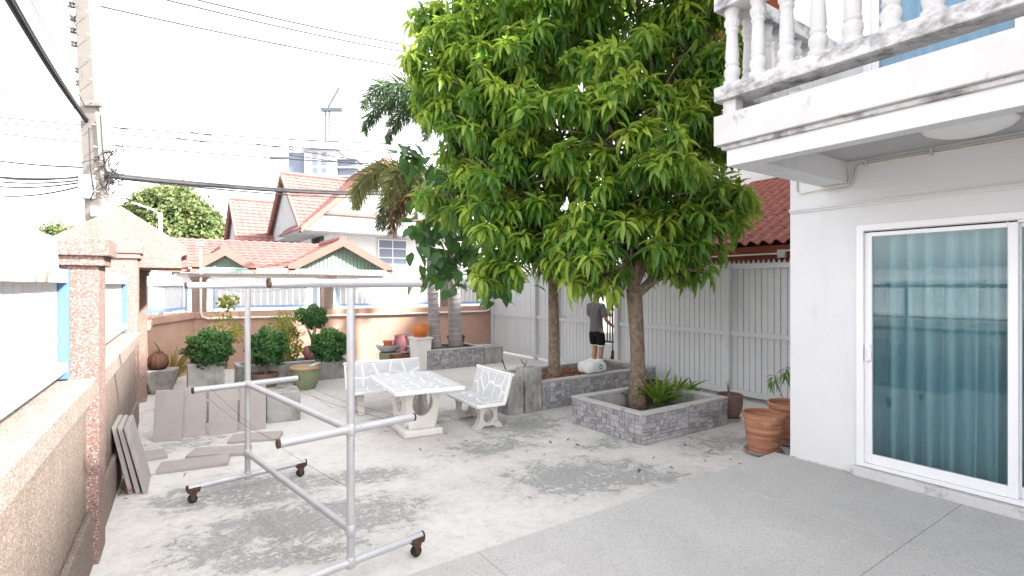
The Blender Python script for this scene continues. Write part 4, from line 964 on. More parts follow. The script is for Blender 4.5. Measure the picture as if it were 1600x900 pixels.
# ------------------------------------------------------------------ mango trees
T_MANGO = [leaf_template(4, .22, d_, .0) for d_ in (.5, .9, 1.3)]
def rosettes(P, A, n_leaf, Lm, Wm, tone, tm, seed, el=(-.45, .75), grav=.45):
    g = np.random.default_rng(seed); n = len(P)
    A = unit(A); ref = unit(g.normal(size=(n, 3))); X = unit(np.cross(A, ref)); Y = np.cross(A, X)
    k = n_leaf; az = (np.arange(k)[None]*2.399+g.uniform(0, 6.28, (n, 1))+g.normal(0, .2, (n, k)))
    e = np.linspace(el[0], el[1], k)[None]+g.normal(0, .18, (n, k))
    D = (np.cos(e)[..., None]*(np.cos(az)[..., None]*X[:, None]+np.sin(az)[..., None]*Y[:, None])+np.sin(e)[..., None]*A[:, None])
    D = D+np.array([0, 0, -grav])*(1-.6*(np.arange(k)/k))[None, :, None]
    D = unit(D).reshape(-1, 3)
    Pp = np.repeat(P, k, 0)-np.repeat(A, k, 0)*((1-np.arange(k)/k)*.10)[None].repeat(n, 0).reshape(-1, 1)+D*.015
    Lf = Lm*g.uniform(.75, 1.2, n*k)*np.tile(np.linspace(1.08, .7, k), n); Wf = Wm*g.uniform(.8, 1.2, n*k)
    tn = np.repeat(tone, k)+np.tile(np.linspace(-.14, .26, k), n)
    up = np.array([0, 0, 1.])+g.normal(0, .25, (n*k, 3))
    which = g.integers(0, len(tm), n*k); out = []
    for i, t_ in enumerate(tm):
        s = which == i; out.append(scatter_leaves(Pp[s], D[s], up[s], Lf[s], Wf[s], t_, tn[s]))
    return out
def lobes_points(lobes, dens, seed, thr=.80, shell=(.82, 1.04), zf=.8):
    g = np.random.default_rng(seed); P = []; A = []; L = []
    for li, (c, r) in enumerate(lobes):
        n = int(4*math.pi*r*r*dens); d = unit(g.normal(size=(n, 3))); d[:, 2] *= 1
        rr = r*g.uniform(shell[0], shell[1], (n, 1)); lump = 1+.13*np.sin(d[:, :1]*7+li)*np.cos(d[:, 1:2]*6+li*2)+.08*np.sin(d[:, 2:]*11+li)
        p = np.array(c)+d*rr*lump*np.array([1, 1, zf]); keep = np.ones(n, bool)
        for lj, (c2, r2) in enumerate(lobes):
            if lj == li: continue
            q = (p-np.array(c2))/np.array([1, 1, zf]); keep &= ((q**2).sum(1) > (thr*r2)**2)
        P.append(p[keep]); A.append(d[keep]); L.append(np.full(keep.sum(), li))
    return np.concatenate(P), np.concatenate(A), np.concatenate(L)
def mango(label, base, trunk, limbs, lobes, dens, seed, lean_dark):
    t_ = thing('mango_tree', label, 'tree', base)
    tb = MB(); 
    par(tb.tube([p for p, r in trunk], [r for p, r in trunk], 14).build('trunk', M['bark'], smooth=True), t_)
    top = trunk[-1][0]
    for lb in limbs: par(MB().tube([p for p, r in lb], [r for p, r in lb], 10).build('limb', M['bark'], smooth=True), t_)
    bb = MB()
    for (c, r) in lobes:
        c = Vector(c); st = top+Vector((0, 0, rng.uniform(0, .8))); mid = st.lerp(c, .5)+Vector((rng.uniform(-.15, .15), rng.uniform(-.15, .15), -.12))
        bb.tube([top, st.lerp(mid, .4), mid, c], [.055, .045, .035, .022], 7)
        for k in range(14):
            d_ = Vector(unit(nr.normal(size=3)))
            e_ = c+Vector((d_.x, d_.y, d_.z*.8))*r*.92; m_ = c.lerp(e_, .5)-Vector((0, 0, .06*r))
            bb.tube([c.lerp(mid, rng.uniform(0, .3)), m_, e_], [.017, .011, .006], 5)
    par(stuff(bb.build('branches', M['bark'], smooth=True)), t_)
    g = np.random.default_rng(seed+40); subs = []
    for c, r in lobes:                      # leafy tiers hung round each lobe
        k = int(4*math.pi*r*r*1.9); d_ = unit(g.normal(size=(k, 3))); rr = r*g.uniform(.62, 1.0, (k, 1))
        for q_ in np.array(c)+d_*rr*np.array([1, 1, .85]): subs.append((tuple(q_), float(g.uniform(.24, .40))))
    P, A, Li = lobes_points(subs, dens, seed, .7, (.9, 1.08), .62)
    up_ = A[:, 2] > -.25; P, A = P[up_], A[up_]
    g = np.random.default_rng(seed+1)
    keep = g.random(len(P)) < .92; P, A = P[keep], A[keep]
    A = unit(A+np.array([0, 0, .9])); n = len(P)
    low = P[:, 2] < 1.55; P, A = P[~low], A[~low]; n = len(P)
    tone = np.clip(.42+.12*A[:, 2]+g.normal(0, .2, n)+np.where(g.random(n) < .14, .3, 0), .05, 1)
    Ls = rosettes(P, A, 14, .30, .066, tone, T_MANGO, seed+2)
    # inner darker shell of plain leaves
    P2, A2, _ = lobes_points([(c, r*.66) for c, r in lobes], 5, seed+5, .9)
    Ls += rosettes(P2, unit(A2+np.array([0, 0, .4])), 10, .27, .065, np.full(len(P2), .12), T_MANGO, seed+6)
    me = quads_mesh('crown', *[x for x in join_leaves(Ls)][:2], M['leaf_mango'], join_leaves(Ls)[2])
    cr = link('crown', me); par(cr, t_); return t_
b1 = Vector((5.42, 6.66, .3)); b2 = Vector((5.62, 5.06, .18))
V3 = Vector
def lob(px, py, d, r): return (tuple(at(px, py, d)), r)
mango('straight trunked mango tree in the long planter', b1,
      [(b1+V3((0, 0, -.05)), .125), (b1+V3((0, 0, .1)), .098), (b1+V3((.0, .0, .7)), .088), (b1+V3((-.02, .0, 1.5)), .08), (b1+V3((-.03, .02, 2.3)), .075)], [],
      [lob(765,140,8.3,1.05), lob(715,140,8.4,.72), lob(850,50,8.6,1.25), lob(800,285,7.9,.85), lob(885,335,8.0,.85), lob(735,215,8.2,.72), lob(790,355,7.8,.62), lob(735,45,8.8,.75), lob(715,300,8.4,.5), lob(770,420,7.8,.35), lob(900,415,7.6,.42), lob(820,-140,8.8,1.2), lob(875,200,7.7,.8), lob(900,-60,9.0,1.3)], 9, 100, 0)
mango('fork trunked mango tree in the square planter by the house', b2,
      [(b2+V3((0, 0, -.05)), .14), (b2+V3((0, 0, .12)), .125), (b2+V3((.03, .02, .5)), .105), (b2+V3((.05, .05, .9)), .10), (b2+V3((-.02, .02, 1.35)), .105), (b2+V3((-.07, .0, 1.62)), .11)],
      [[(b2+V3((-.06, 0, 1.52)), .075), (b2+V3((.12, -.08, 1.68)), .068), (b2+V3((.42, -.25, 2.05)), .06), (b2+V3((.7, -.3, 2.7)), .045)], [(b2+V3((-.07, 0, 1.6)), .09), (b2+V3((-.14, .04, 2.0)), .08), (b2+V3((-.1, .1, 2.9)), .06)]],
      [lob(1000,300,7.1,.85), lob(1055,315,7.3,.68), lob(1095,320,7.6,.46), lob(925,395,6.9,.46), lob(1020,140,7.5,1.0), lob(1085,90,7.8,.62), lob(1055,385,7.1,.50), lob(960,205,7.1,.8), lob(1000,-20,7.9,1.1), lob(985,375,7.0,.45), lob(1090,210,7.7,.58), lob(1075,30,7.9,.62), lob(1085,140,7.7,.55), lob(850,400,7.6,.45), lob(1075,390,7.4,.40), lob(950,425,6.8,.36), lob(1060,420,7.1,.30)], 9, 200, 0)

# ------------------------------------------------------------------ palms
T_PALM = [leaf_template(3, .1, .5, 0)]
def palm(label, base, top, r0, r1, fronds, seed):
    t_ = thing('foxtail_palm', label, 'palm tree', base); g = np.random.default_rng(seed)
    n = 14; pts = [base.lerp(top, i/n) for i in range(n+1)]; rs = [r0+(r1-r0)*(i/n)+(.03 if i == 0 else 0) for i in range(n+1)]
    par(MB().tube(pts, rs, 16).build('trunk', M['palm_bark'], smooth=True), t_)
    par(MB().tube([top, top+V3((0, 0, .4)), top+V3((0, 0, .75))], [r1*1.05, r1*.95, .05], 12).build('crown_shaft', M['leaf_lily'] if 0 else M['olive_pot'], smooth=True), t_)
    hub = top+V3((0, 0, .7))
    for (dx, dy, rise, length, droop, mk) in fronds:
        h_ = V3((dx, dy, 0)).normalized(); m_ = 18; a = rise; p = hub.copy(); pts = [p.copy()]; 
        for i in range(m_):
            st = length/m_; p = p+(h_*math.cos(a)+Zv*math.sin(a))*st; a -= droop/m_*(.5+i/m_); pts.append(p.copy())
        fr = par(MB().tube(pts, [.022*(1-.8*i/m_) for i in range(m_+1)], 6).build('frond_rib', M['olive_pot'] if mk != 'leaf_palm_dead' else M['wood'], smooth=True), t_)
        k = int(length*210); s = g.uniform(.14, 1, k)*m_; i0 = np.minimum(s.astype(int), m_-1); f = (s-i0)[:, None]; PA = np.array(pts)
        P = PA[i0]*(1-f)+PA[i0+1]*f; T = unit(PA[i0+1]-PA[i0]); ref = unit(g.normal(size=(k, 3))); X = unit(np.cross(T, ref))
        D = unit(X+T*g.uniform(.35, .8, (k, 1))+np.array([0, 0, -.3])); Lf = .50*g.uniform(.7, 1.15, k)*np.sin(np.clip(s/m_, 0, 1)*2.6+.4)**.6; Wf = .020*g.uniform(.8, 1.2, k)
        V_, F_, t2 = scatter_leaves(P, D, np.tile([0, 0, 1.], (k, 1))+g.normal(0, .4, (k, 3)), Lf, Wf, T_PALM[0], np.clip(g.normal(.4, .2, k), 0, 1))
        par(link('frond', quads_mesh('frond', V_, F_, M[mk], t2)), t_)
pa = Vector((5.29, 10.72, .34)); pb_ = Vector((5.80, 10.72, .34))
Lft = ray(0, 446)-ray(1600, 446); Lft.z = 0; Lft.normalize(); Awy = V3((.567, .823, 0))
def dr(l, a): v = Lft*l+Awy*a; return v.x, v.y
palm('shorter foxtail palm with drooping yellowing fronds left of the mango', pa, pa+V3((-.12, .05, 3.15)), .14, .10,
     [(*dr(1, .1), .55, 2.2, 2.35, 'leaf_palm_old'), (*dr(.8, -.45), .45, 2.2, 2.3, 'leaf_palm_old'), (*dr(.6, .8), .5, 2.1, 2.2, 'leaf_palm'), (*dr(.4, -.9), .35, 2.0, 2.2, 'leaf_palm_old'), (*dr(.9, .6), .1, 2.1, 1.75, 'leaf_palm'), (*dr(.35, -.3), -.5, 1.6, 1.1, 'leaf_palm_dead'), (*dr(-.5, .8), .7, 2, 2.4, 'leaf_palm'), (*dr(-1, .2), .6, 2, 2.4, 'leaf_palm')], 51)
palm('taller foxtail palm with dark green fronds reaching left of the mango', pb_, pb_+V3((-.1, .0, 4.55)), .155, .11,
     [(*dr(1, .15), .85, 2.7, 2.5, 'leaf_palm'), (*dr(1, -.3), 1.0, 2.5, 2.5, 'leaf_palm'), (*dr(1, .6), .8, 2.5, 2.4, 'leaf_palm'), (*dr(.5, .9), .9, 2.2, 2.4, 'leaf_palm'), (*dr(-.6, .8), .8, 2.2, 2.4, 'leaf_palm'), (*dr(-1, -.2), .8, 2.2, 2.4, 'leaf_palm'), (*dr(.2, -1), .9, 2.0, 2.4, 'leaf_palm')], 52)
# broad leaved climber on the palms
T_BROAD = [leaf_template(4, .12, d_, .02) for d_ in (.35, .8)]
vine = thing('climbing_vine', 'broad dark leaved climber hanging on the palms below the mango crown', 'climber', pb_)
g = np.random.default_rng(77); vm = MB(); LP = []; LD = []
targets = [(660,300),(640,240),(650,345),(672,390),(690,420),(665,430),(700,360),(720,400),(745,420),(770,430),(795,445),(815,450),(735,370),(700,300),(680,270),(620,235),(760,395),(800,460),(712,440),(650,385),(690,330),(780,465)]
for (px_, py_) in targets:
    e_ = at(px_, py_, g.uniform(8.9, 10.2)); s_ = pb_.lerp(pb_+V3((-.1, 0, 4.5)), float(g.uniform(.3, .75))) if px_ > 640 else pb_+V3((0, 0, 3.4)); m_ = s_.lerp(e_, .55)+V3((0, 0, .25))
    vm.tube([s_, m_, e_], [.018, .012, .006], 5)
    for k in range(20):
        f = g.uniform(.45, 1.03); p = s_.lerp(m_, f*2) if f < .5 else m_.lerp(e_, (f-.5)*2); LP.append(np.array(p)+g.normal(0, .11, 3)); LD.append(np.array([g.normal(0, .8), g.normal(0, .8), g.uniform(-1.1, .1)]))
par(vm.build('stems', M['bark'], smooth=True), vine)
n = len(LP); LP = np.array(LP); LD = np.array(LD); lst = []
for i in range(2):
    s = np.arange(n) % 2 == i; k = s.sum()
    lst.append(scatter_leaves(LP[s], LD[s], np.tile([0, -.3, 1.], (k, 1))+g.normal(0, .4, (k, 3)), g.uniform(.22, .36, k), g.uniform(.14, .22, k), T_BROAD[i], np.clip(g.normal(.35, .22, k), 0, 1)))
V_, F_, t2 = join_leaves(lst); par(link('leaves', quads_mesh('leaves', V_, F_, M['leaf_broad'], t2)), vine)

# ------------------------------------------------------------------ clipped bushes and small plants
T_SMALL = [leaf_template(2, .2, .5, 0)]
def ball_leaves(c, r, n, Lm, Wm, seed, tone=.45, sq=(1, 1, .95), lump=.2):
    g = np.random.default_rng(seed); d_ = unit(g.normal(size=(n, 3))); lu = 1+lump*np.sin(d_[:, :1]*6+seed)*np.cos(d_[:, 1:2]*5-seed)+lump*.7*np.sin(d_[:, 2:]*9+d_[:, :1]*4)
    P = np.array(c)+d_*r*lu*np.array(sq)*(1-np.abs(g.normal(0, .10, (n, 1)))); D = unit(d_*.8+g.normal(0, .75, (n, 3))+np.array([0, 0, .25]))
    cl = np.sin(d_[:, 0]*14+seed)*np.sin(d_[:, 1]*13)*np.sin(d_[:, 2]*15)
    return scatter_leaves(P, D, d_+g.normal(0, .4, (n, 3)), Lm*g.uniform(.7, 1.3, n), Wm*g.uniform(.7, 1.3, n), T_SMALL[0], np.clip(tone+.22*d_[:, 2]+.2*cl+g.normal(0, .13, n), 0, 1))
def add_leaves(parent, lst, m, name='foliage'):
    V_, F_, t2 = join_leaves(lst); o = link(name, quads_mesh(name, V_, F_, M[m], t2)); o.parent = parent
    o.matrix_parent_inverse = (Matrix.Translation(parent.location) @ parent.rotation_euler.to_matrix().to_4x4()).inverted(); return o
def stem_in(parent, pts, rs, m='bark', name='stem'):
    o = MB().tube(pts, rs, 7).build(name, M[m], None, smooth=True); o.parent = parent
    o.matrix_parent_inverse = (Matrix.Translation(parent.location) @ parent.rotation_euler.to_matrix().to_4x4()).inverted(); return o
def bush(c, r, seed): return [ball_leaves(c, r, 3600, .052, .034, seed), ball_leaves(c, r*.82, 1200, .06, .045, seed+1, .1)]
c1 = V3((.70, 10.06, .80)); c1 = at(328, 545, 8.72); bu1 = thing('clipped_bush', 'round clipped dark green bush in the tall concrete box', 'bush', (c1.x, c1.y, .5))
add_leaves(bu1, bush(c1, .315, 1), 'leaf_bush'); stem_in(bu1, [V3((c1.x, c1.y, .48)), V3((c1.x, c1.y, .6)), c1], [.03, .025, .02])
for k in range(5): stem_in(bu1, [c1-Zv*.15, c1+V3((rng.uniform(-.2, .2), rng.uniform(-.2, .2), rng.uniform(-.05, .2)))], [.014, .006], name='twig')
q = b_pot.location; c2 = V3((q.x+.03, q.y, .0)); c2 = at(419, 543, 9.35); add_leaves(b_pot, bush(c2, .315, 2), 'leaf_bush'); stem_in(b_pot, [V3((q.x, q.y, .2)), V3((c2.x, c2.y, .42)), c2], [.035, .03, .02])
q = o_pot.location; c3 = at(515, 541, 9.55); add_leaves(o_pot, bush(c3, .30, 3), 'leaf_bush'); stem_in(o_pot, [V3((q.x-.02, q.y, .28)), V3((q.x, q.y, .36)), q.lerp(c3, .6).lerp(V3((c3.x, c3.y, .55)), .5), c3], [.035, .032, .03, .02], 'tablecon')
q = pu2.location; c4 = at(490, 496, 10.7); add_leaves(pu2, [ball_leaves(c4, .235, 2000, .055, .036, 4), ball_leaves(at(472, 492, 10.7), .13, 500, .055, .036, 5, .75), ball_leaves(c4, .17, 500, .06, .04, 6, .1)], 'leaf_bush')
stem_in(pu2, [q+V3((0, 0, .2)), q+V3((-.03, 0, .45)), q+V3((.02, .02, .6)), c4], [.05, .042, .035, .02]); stem_in(pu2, [q+V3((-.03, 0, .42)), q+V3((-.1, 0, .6)), at(470, 490, 10.7)], [.03, .022, .01])
q = pu1.location; stem_in(pu1, [q+V3((0, 0, .18)), q+V3((.02, 0, .5)), at(361, 495, 10.25), at(357, 468, 10.2)], [.02, .016, .01, .006])
add_leaves(pu1, [ball_leaves(at(358, 473, 10.2), .12, 90, .11, .055, 7, .5, lump=.4), ball_leaves(at(352, 515, 10.1), .26, 110, .13, .035, 8, .4, lump=.5), ball_leaves(at(371, 522, 10.2), .17, 70, .13, .04, 9, .8, lump=.5)], 'leaf_yellow')
yp = thing('yellow_shrub', 'loose yellow green shrub between the two clipped bushes', 'shrub', (2.28, 10.86, .33))
add_leaves(yp, [ball_leaves(at(449, 545, 10.4), .27, 420, .16, .03, 12, .5, (.8, .8, 1.3), .4), ball_leaves(at(444, 515, 10.4), .24, 260, .14, .028, 13, .35, (.9, .9, 1.1), .5)], 'leaf_yellow')
for k in range(8): stem_in(yp, [V3((2.28+.02*k-.08, 10.86, .3)), at(449, 545, 10.4)+V3((rng.uniform(-.1, .1), 0, 0)), at(436+4*k, 505+rng.uniform(-8, 18), 10.4)], [.008, .006, .003])
T_STRAP = [leaf_template(5, .12, d_, 0) for d_ in (.5, 1.2)]
def strap_clump(name, label, cat, base, n, L, W_, m, seed, spread=.7, tone=.5):
    t_ = thing(name, label, cat, base); g = np.random.default_rng(seed); lst = []
    for i in range(2):
        k = n//2; az = g.uniform(0, 6.28, k); tl = g.uniform(.05, spread, k); D = np.stack([np.cos(az)*np.sin(tl), np.sin(az)*np.sin(tl), np.cos(tl)], 1)
        P = np.array(base)+np.stack([np.cos(az), np.sin(az), 0*az], 1)*g.uniform(0, .08, (k, 1)); U_ = np.stack([-np.cos(az), -np.sin(az), .4+0*az], 1)*-1
        U_ = -np.stack([np.cos(az)*np.cos(tl), np.sin(az)*np.cos(tl), -np.sin(tl)], 1)
        lst.append(scatter_leaves(P, D, U_, L*g.uniform(.5, 1.1, k), W_*g.uniform(.8, 1.2, k), T_STRAP[i], np.clip(g.normal(tone, .22, k), 0, 1)))
    V_, F_, t2 = join_leaves(lst); o = link('leaves', quads_mesh('leaves', V_, F_, M[m], t2)); par(o, t_); return t_
for k, (px_, py_, nn_, L_) in enumerate(((1030, 630, 46, .52), (1000, 626, 24, .40), (1055, 622, 24, .50), (1085, 622, 14, .3))):
    p = at(px_, py_, F*(H-.21)/(py_-446)); p.z = .2; p.y = max(p.y, 4.3); p.x = max(p.x, 4.85)
    strap_clump('strap_lily', ['tall strap leaved lily clump in front of the forked mango trunk', 'short lily clump at the foot of the forked mango trunk', 'upright lily clump at the right of the square planter', 'small lily tuft by the black dish'][k], 'lily', p, nn_, L_, .05, 'leaf_lily', 60+k)
g_ = gnd(262, 606); strap_clump('dry_shrub', 'straw coloured dry grass behind the cactus pot', 'dry grass', V3((g_.x+.05, g_.y+.35, 0)), 90, .85, .035, 'leaf_dry', 71, .45)
# small sapling beside the house corner
for (px_, py_, sx_, lab_) in ((1209, 586, 1233, 'shorter thin sapling with drooping finger leaves against the fence'), (1228, 574, 1240, 'taller thin sapling with finger leaves nearest the white house corner')):
    sp_ = gnd(sx_, 676); sap = thing('finger_leaf_sapling', lab_, 'sapling', sp_, group='saplings by the house corner'); tp = at(px_, py_, 6.9); o = MB().tube([sp_, sp_.lerp(tp, .5)+V3((.06, 0, .03)), tp], [.009, .007, .005], 6).build('stem', M['leaf_lily'] if 0 else M['olive_pot'], None, smooth=True); par(o, sap)
    Lr = rosettes(np.array([tp]), np.array([[0, 0, 1.]]), 22, .17, .022, np.array([.4]), [leaf_template(4, .1, 1.1, 0)], int(px_), (-.5, .5), .3)
    V_, F_, t2 = join_leaves(Lr); par(link('leaves', quads_mesh('leaves', V_, F_, M['leaf_lily'], t2)), sap)
# dead leaves
def litter(label, spots, n, seed, L=.09, z=0, name='fallen_leaves'):
    g = np.random.default_rng(seed); P = []
    for k in range(n):
        s = spots[k % len(spots)]; P.append((s[0]+g.normal(0, s[3]), s[1]+g.normal(0, s[3]), s[2]+abs(g.normal(0, .015))+.006))
    P = np.array(P); D = unit(np.concatenate([g.normal(size=(n, 2)), g.normal(0, .25, (n, 1))], 1))
    V_, F_, t2 = scatter_leaves(P, D, np.tile([0, 0, 1.], (n, 1))+g.normal(0, .35, (n, 3)), L*g.uniform(.6, 1.3, n), L*.45*g.uniform(.7, 1.3, n), leaf_template(3, .3, .7, .03), np.clip(g.normal(.5, .28, n), 0, 1))
    o = stuff(link(name, quads_mesh(name, V_, F_, M['leaf_dead'], t2))); return tag(o, label, 'leaves')
litter('red brown dead leaves heaped in the long mango planter', [(5.0, 6.5, .37, .1), (5.65, 6.55, .38, .14), (5.8, 6.8, .38, .2), (5.3, 6.4, .37, .1)], 420, 81)
def lpx(px_, py_): p = gnd(px_, py_); return (p.x, p.y, .004, .25)
litter('few scattered brown leaves on the concrete yard', [lpx(*a) for a in ((205, 772), (245, 735), (700, 690), (880, 690), (1010, 720), (600, 660), (1150, 715), (830, 590))], 34, 82, .06)
cl = gnd(196, 772); cl = wp((cl-O).dot(E), .13, .004); o = MB()
vs = []; 
for i in range(7):
    for j in range(6): u_, v_ = i/6-.5, j/5-.5; vs.append((cl.x+u_*.09, cl.y+v_*.12, .012+.25*u_*u_+.12*v_*v_+.01*math.sin(i*2+j)))
tag(MB().add(vs, [(i*6+j, (i+1)*6+j, (i+1)*6+j+1, i*6+j+1) for i in range(6) for j in range(5)]).build('curled_leaf', M['terracotta'], None, smooth=True), 'large curled brown leaf on the ground under the leaning slabs', 'leaf')

# ------------------------------------------------------------------ houses beyond the rear wall
def tiles_plane(parent, o, u, v, nu, nv_, tw_, tl_, m, name='roof_tiles'):
    # small overlapping tiles: o lower corner, u along the eave, v up the slope
    o, u, v = V3(o), V3(u).normalized(), V3(v).normalized(); n_ = u.cross(v); 
    if n_.z < 0: n_ = -n_
    mb = MB()
    for j in range(nv_):
        for i in range(nu):
            p = o+u*(i*tw_)+v*(j*tl_); a = p+n_*.05; b_ = p+u*tw_*.5+n_*.085; c_ = p+u*tw_+n_*.05; w_ = v*(tl_*1.08)-n_*.035
            mb.add([a, b_, c_, c_+w_, b_+w_, a+w_, a-n_*.04, b_-n_*.04, c_-n_*.04], [(0, 1, 4, 5), (1, 2, 3, 4), (6, 7, 1, 0), (7, 8, 2, 1)])
    t_ = par(mb.build(name, M[m]), parent); return stuff(t_)
def gable_roof(parent, x0, x1, y0, y1, axis, ze, zr, m='roof_far', tw_=.3, tl_=.34, ends=None, barge='barge'):
    # ridge along axis; solid prism under tiled slopes
    if axis == 'x':
        ym = (y0+y1)/2; par(MB().prism([(x0+.25, y0, ze), (x0+.25, y1, ze), (x0+.25, ym, zr)], (x1-x0-.5, 0, 0)).build('gable', M[ends or 'gable_grey']), parent)
        sl_ = math.hypot(ym-y0, zr-ze)
        for yy, sg in ((y0, 1), (y1, -1)): tiles_plane(parent, (x0, yy, ze), (1, 0, 0), (0, sg*(ym-y0), zr-ze), int((x1-x0)/tw_), int(sl_/tl_)+1, tw_, sl_/(int(sl_/tl_)+1), m)
        par(MB().tube([(x0, ym, zr+.08), (x1, ym, zr+.08)], .12, 8).build('ridge_cap', M[m]), parent)
        for xx in (x0, x1):
            for yy in (y0, y1): par(MB().obox((xx-.06, yy, ze-.12), (.12, 0, 0), (0, ym-yy, zr-ze), (0, 0, .22)).build('barge_board', M[barge]), parent)
    else:
        xm = (x0+x1)/2; par(MB().prism([(x0, y0+.25, ze), (x1, y0+.25, ze), (xm, y0+.25, zr)], (0, y1-y0-.5, 0)).build('gable', M[ends or 'gable_grey']), parent)
        sl_ = math.hypot(xm-x0, zr-ze)
        for xx, sg in ((x0, 1), (x1, -1)): tiles_plane(parent, (xx, y0, ze), (0, 1, 0), (sg*(xm-x0), 0, zr-ze), int((y1-y0)/tw_), int(sl_/tl_)+1, tw_, sl_/(int(sl_/tl_)+1), m)
        par(MB().tube([(xm, y0, zr+.08), (xm, y1, zr+.08)], .12, 8).build('ridge_cap', M[m]), parent)
        for xx in (x0, x1):
            par(MB().obox((xx, y0-.06, ze-.14), (xm-xx, 0, zr-ze), (0, .12, 0), (0, 0, .26)).build('barge_board', M[barge]), parent)
def window(parent, o, u, w_, h_, nrm, cols=3, rows=3, glass='tower_glass', fr='house_white'):
    o, u, nrm = V3(o), V3(u), V3(nrm); f = MB(); b_ = .06
    f.obox(o, u*w_, Zv*b_, nrm*.05).obox(o+Zv*(h_-b_), u*w_, Zv*b_, nrm*.05).obox(o+Zv*b_, u*b_, Zv*(h_-2*b_), nrm*.05).obox(o+u*(w_-b_)+Zv*b_, u*b_, Zv*(h_-2*b_), nrm*.05)
    for k in range(1, cols): f.obox(o+u*(w_*k/cols-.02)+Zv*b_, u*.04, Zv*(h_-2*b_), nrm*.04)
    for k in range(1, rows): f.obox(o+u*b_+Zv*(h_*k/rows-.02), u*(w_-2*b_), Zv*.04, nrm*.035)
    fo = par(f.build('window', M[fr]), parent); 
    p = MB().obox(o+u*b_+Zv*b_, u*(w_-2*b_), Zv*(h_-2*b_), nrm*.02).build('pane', M[glass]); p.parent = fo
    p.matrix_parent_inverse = Matrix.Translation(-parent.location); p.matrix_parent_inverse = fo.matrix_parent_inverse.inverted() @ Matrix.Translation(-parent.location) @ Matrix.Identity(4) if False else Matrix.Identity(4)
    return fo
hA = thing('red_roof_house', 'white two storey house with steep red tiled gables behind the rear wall', 'house', (8, 26, 0))
par(MB().box(6.77, 13.5, 24.5, 31.5, -.06, 4.5).build('wall', M['house_white']), hA)
gable_roof(hA, 5.35, 14.2, 23.9, 32.1, 'x', 4.25, 7.35)
gable_roof(hA, 5.15, 12.5, 22.9, 27.9, 'y', 4.2, 7.5)
par(MB().box(6.15, 11.5, 23.06, 23.14, 4.92, 5.05).build('gable_band', M['barge']), hA)
window(hA, (9.0, 24.46, 2.75), (1, 0, 0), 1.5, 1.35, (0, -1, 0), 2, 3)
window(hA, (6.76, 26.1, 2.8), (0, 1, 0), 1.0, 1.4, (-1, 0, 0), 2, 3, 'dark_void', 'dark_void')
par(MB().box(6.71, 6.76, 25.55, 26.05, 2.8, 4.2).build('shutter', M['grille']), hA); par(MB().box(6.71, 6.76, 27.15, 27.65, 2.8, 4.2).build('shutter', M['grille']), hA)
hB = thing('far_red_roof_house', 'farther house with broad red tiled roof beside the street tree', 'house', (6, 32, 0))
par(MB().box(4.0, 8.6, 31.5, 36.5, -.06, 4.0).build('wall', M['house_white']), hB); gable_roof(hB, 3.75, 9.2, 30.8, 37.2, 'x', 4.0, 6.75, tw_=.33)
hC = thing('green_gable_bungalow', 'low bungalow with pale green gables and lacy eave trim behind the wall', 'house', (3.5, 18, 0))
par(MB().box(.6, 6.9, 17.4, 22, -.06, 2.2).build('wall', M['house_white']), hC)
tiles_plane(hC, (.2, 17.2, 2.32), (1, 0, 0), (0, 3.2, 1.05), 24, 10, .27, .34, 'roof_far')
par(MB().prism([(.2, 17.2, 2.3), (6.7, 17.2, 2.3), (6.7, 20.4, 3.33), (.2, 20.4, 3.33)], (0, 0, -.08)).build('roof_deck', M['barge']), hC)
gable_roof(hC, .93, 2.55, 16.9, 18.8, 'y', 2.32, 2.84, ends='green_board', tw_=.24, tl_=.3)
gable_roof(hC, 3.42, 6.72, 16.9, 19.4, 'y', 2.36, 3.24, ends='green_board', tw_=.24, tl_=.3)
tr_ = MB(); nsc = 52
for k in range(nsc):
    x_ = .9+5.9*k/nsc; tr_.prism([(x_, 16.85, 2.31), (x_+.112, 16.85, 2.31), (x_+.112, 16.85, 2.24), (x_+.056, 16.85, 2.19), (x_, 16.85, 2.24)], (0, .02, 0))
par(stuff(tr_.build('lace_trim', M['green_board'])), hC)
par(MB().box(.85, 6.85, 16.84, 16.9, 2.31, 2.36).build('eave_board', M['green_board']), hC)
bd = MB()
for (xa, xb, za, zr_) in ((.95, 2.53, 2.32, 2.84), (3.44, 6.7, 2.36, 3.24)):
    nb_ = int((xb-xa)/.12)
    for k in range(nb_):
        x_ = xa+(xb-xa)*(k+.5)/nb_; xm_ = (xa+xb)/2; hh = (zr_-za)*(1-abs(x_-xm_)/((xb-xa)/2))
        if hh > .08: bd.box(x_-.05, x_+.05, 17.13, 17.148, za, za+hh-.03)
par(stuff(bd.build('gable_boards', M['green_board'])), hC)

# tower under construction with cranes
def tpx(px_, py_, d): return at(px_, py_, d)
tw1 = thing('tower_block', 'pale high rise under construction on the skyline', 'tower', at(500, 446, 260)*1)
tw1.location.z = 0
Rt = V3((.823, -.567, 0)); Fw = V3((.567, .823, 0))
def tbox(mb, pxa, pxb, pya, pyb, d, dep): 
    a = at(pxa, pya, d); b_ = at(pxb, pyb, d); return mb.obox(V3((a.x, a.y, b_.z)), Rt*((b_-a).dot(Rt)), Fw*dep, Zv*(a.z-b_.z))
def tpart(nm, m, *bs): 
    mb = MB()
    for b_ in bs: tbox(mb, *b_)
    return par(mb.build(nm, M[m]), tw1)
tpart('tower_core', 'tower', (475, 524, 232, 452, 260, 14)); tpart('tower_cap', 'tower', (471, 528, 220, 233, 259, 16))
tpart('glass_wing', 'tower_glass', (451, 474.5, 238, 452, 262, 10))
tpart('floor_wing', 'tower', *[(524.5, 557, 246+k*14, 248.5+k*14, 262, 12) for k in range(14)]); tpart('wing_wall', 'tower_glass', (526, 556, 249, 452, 264, 8))
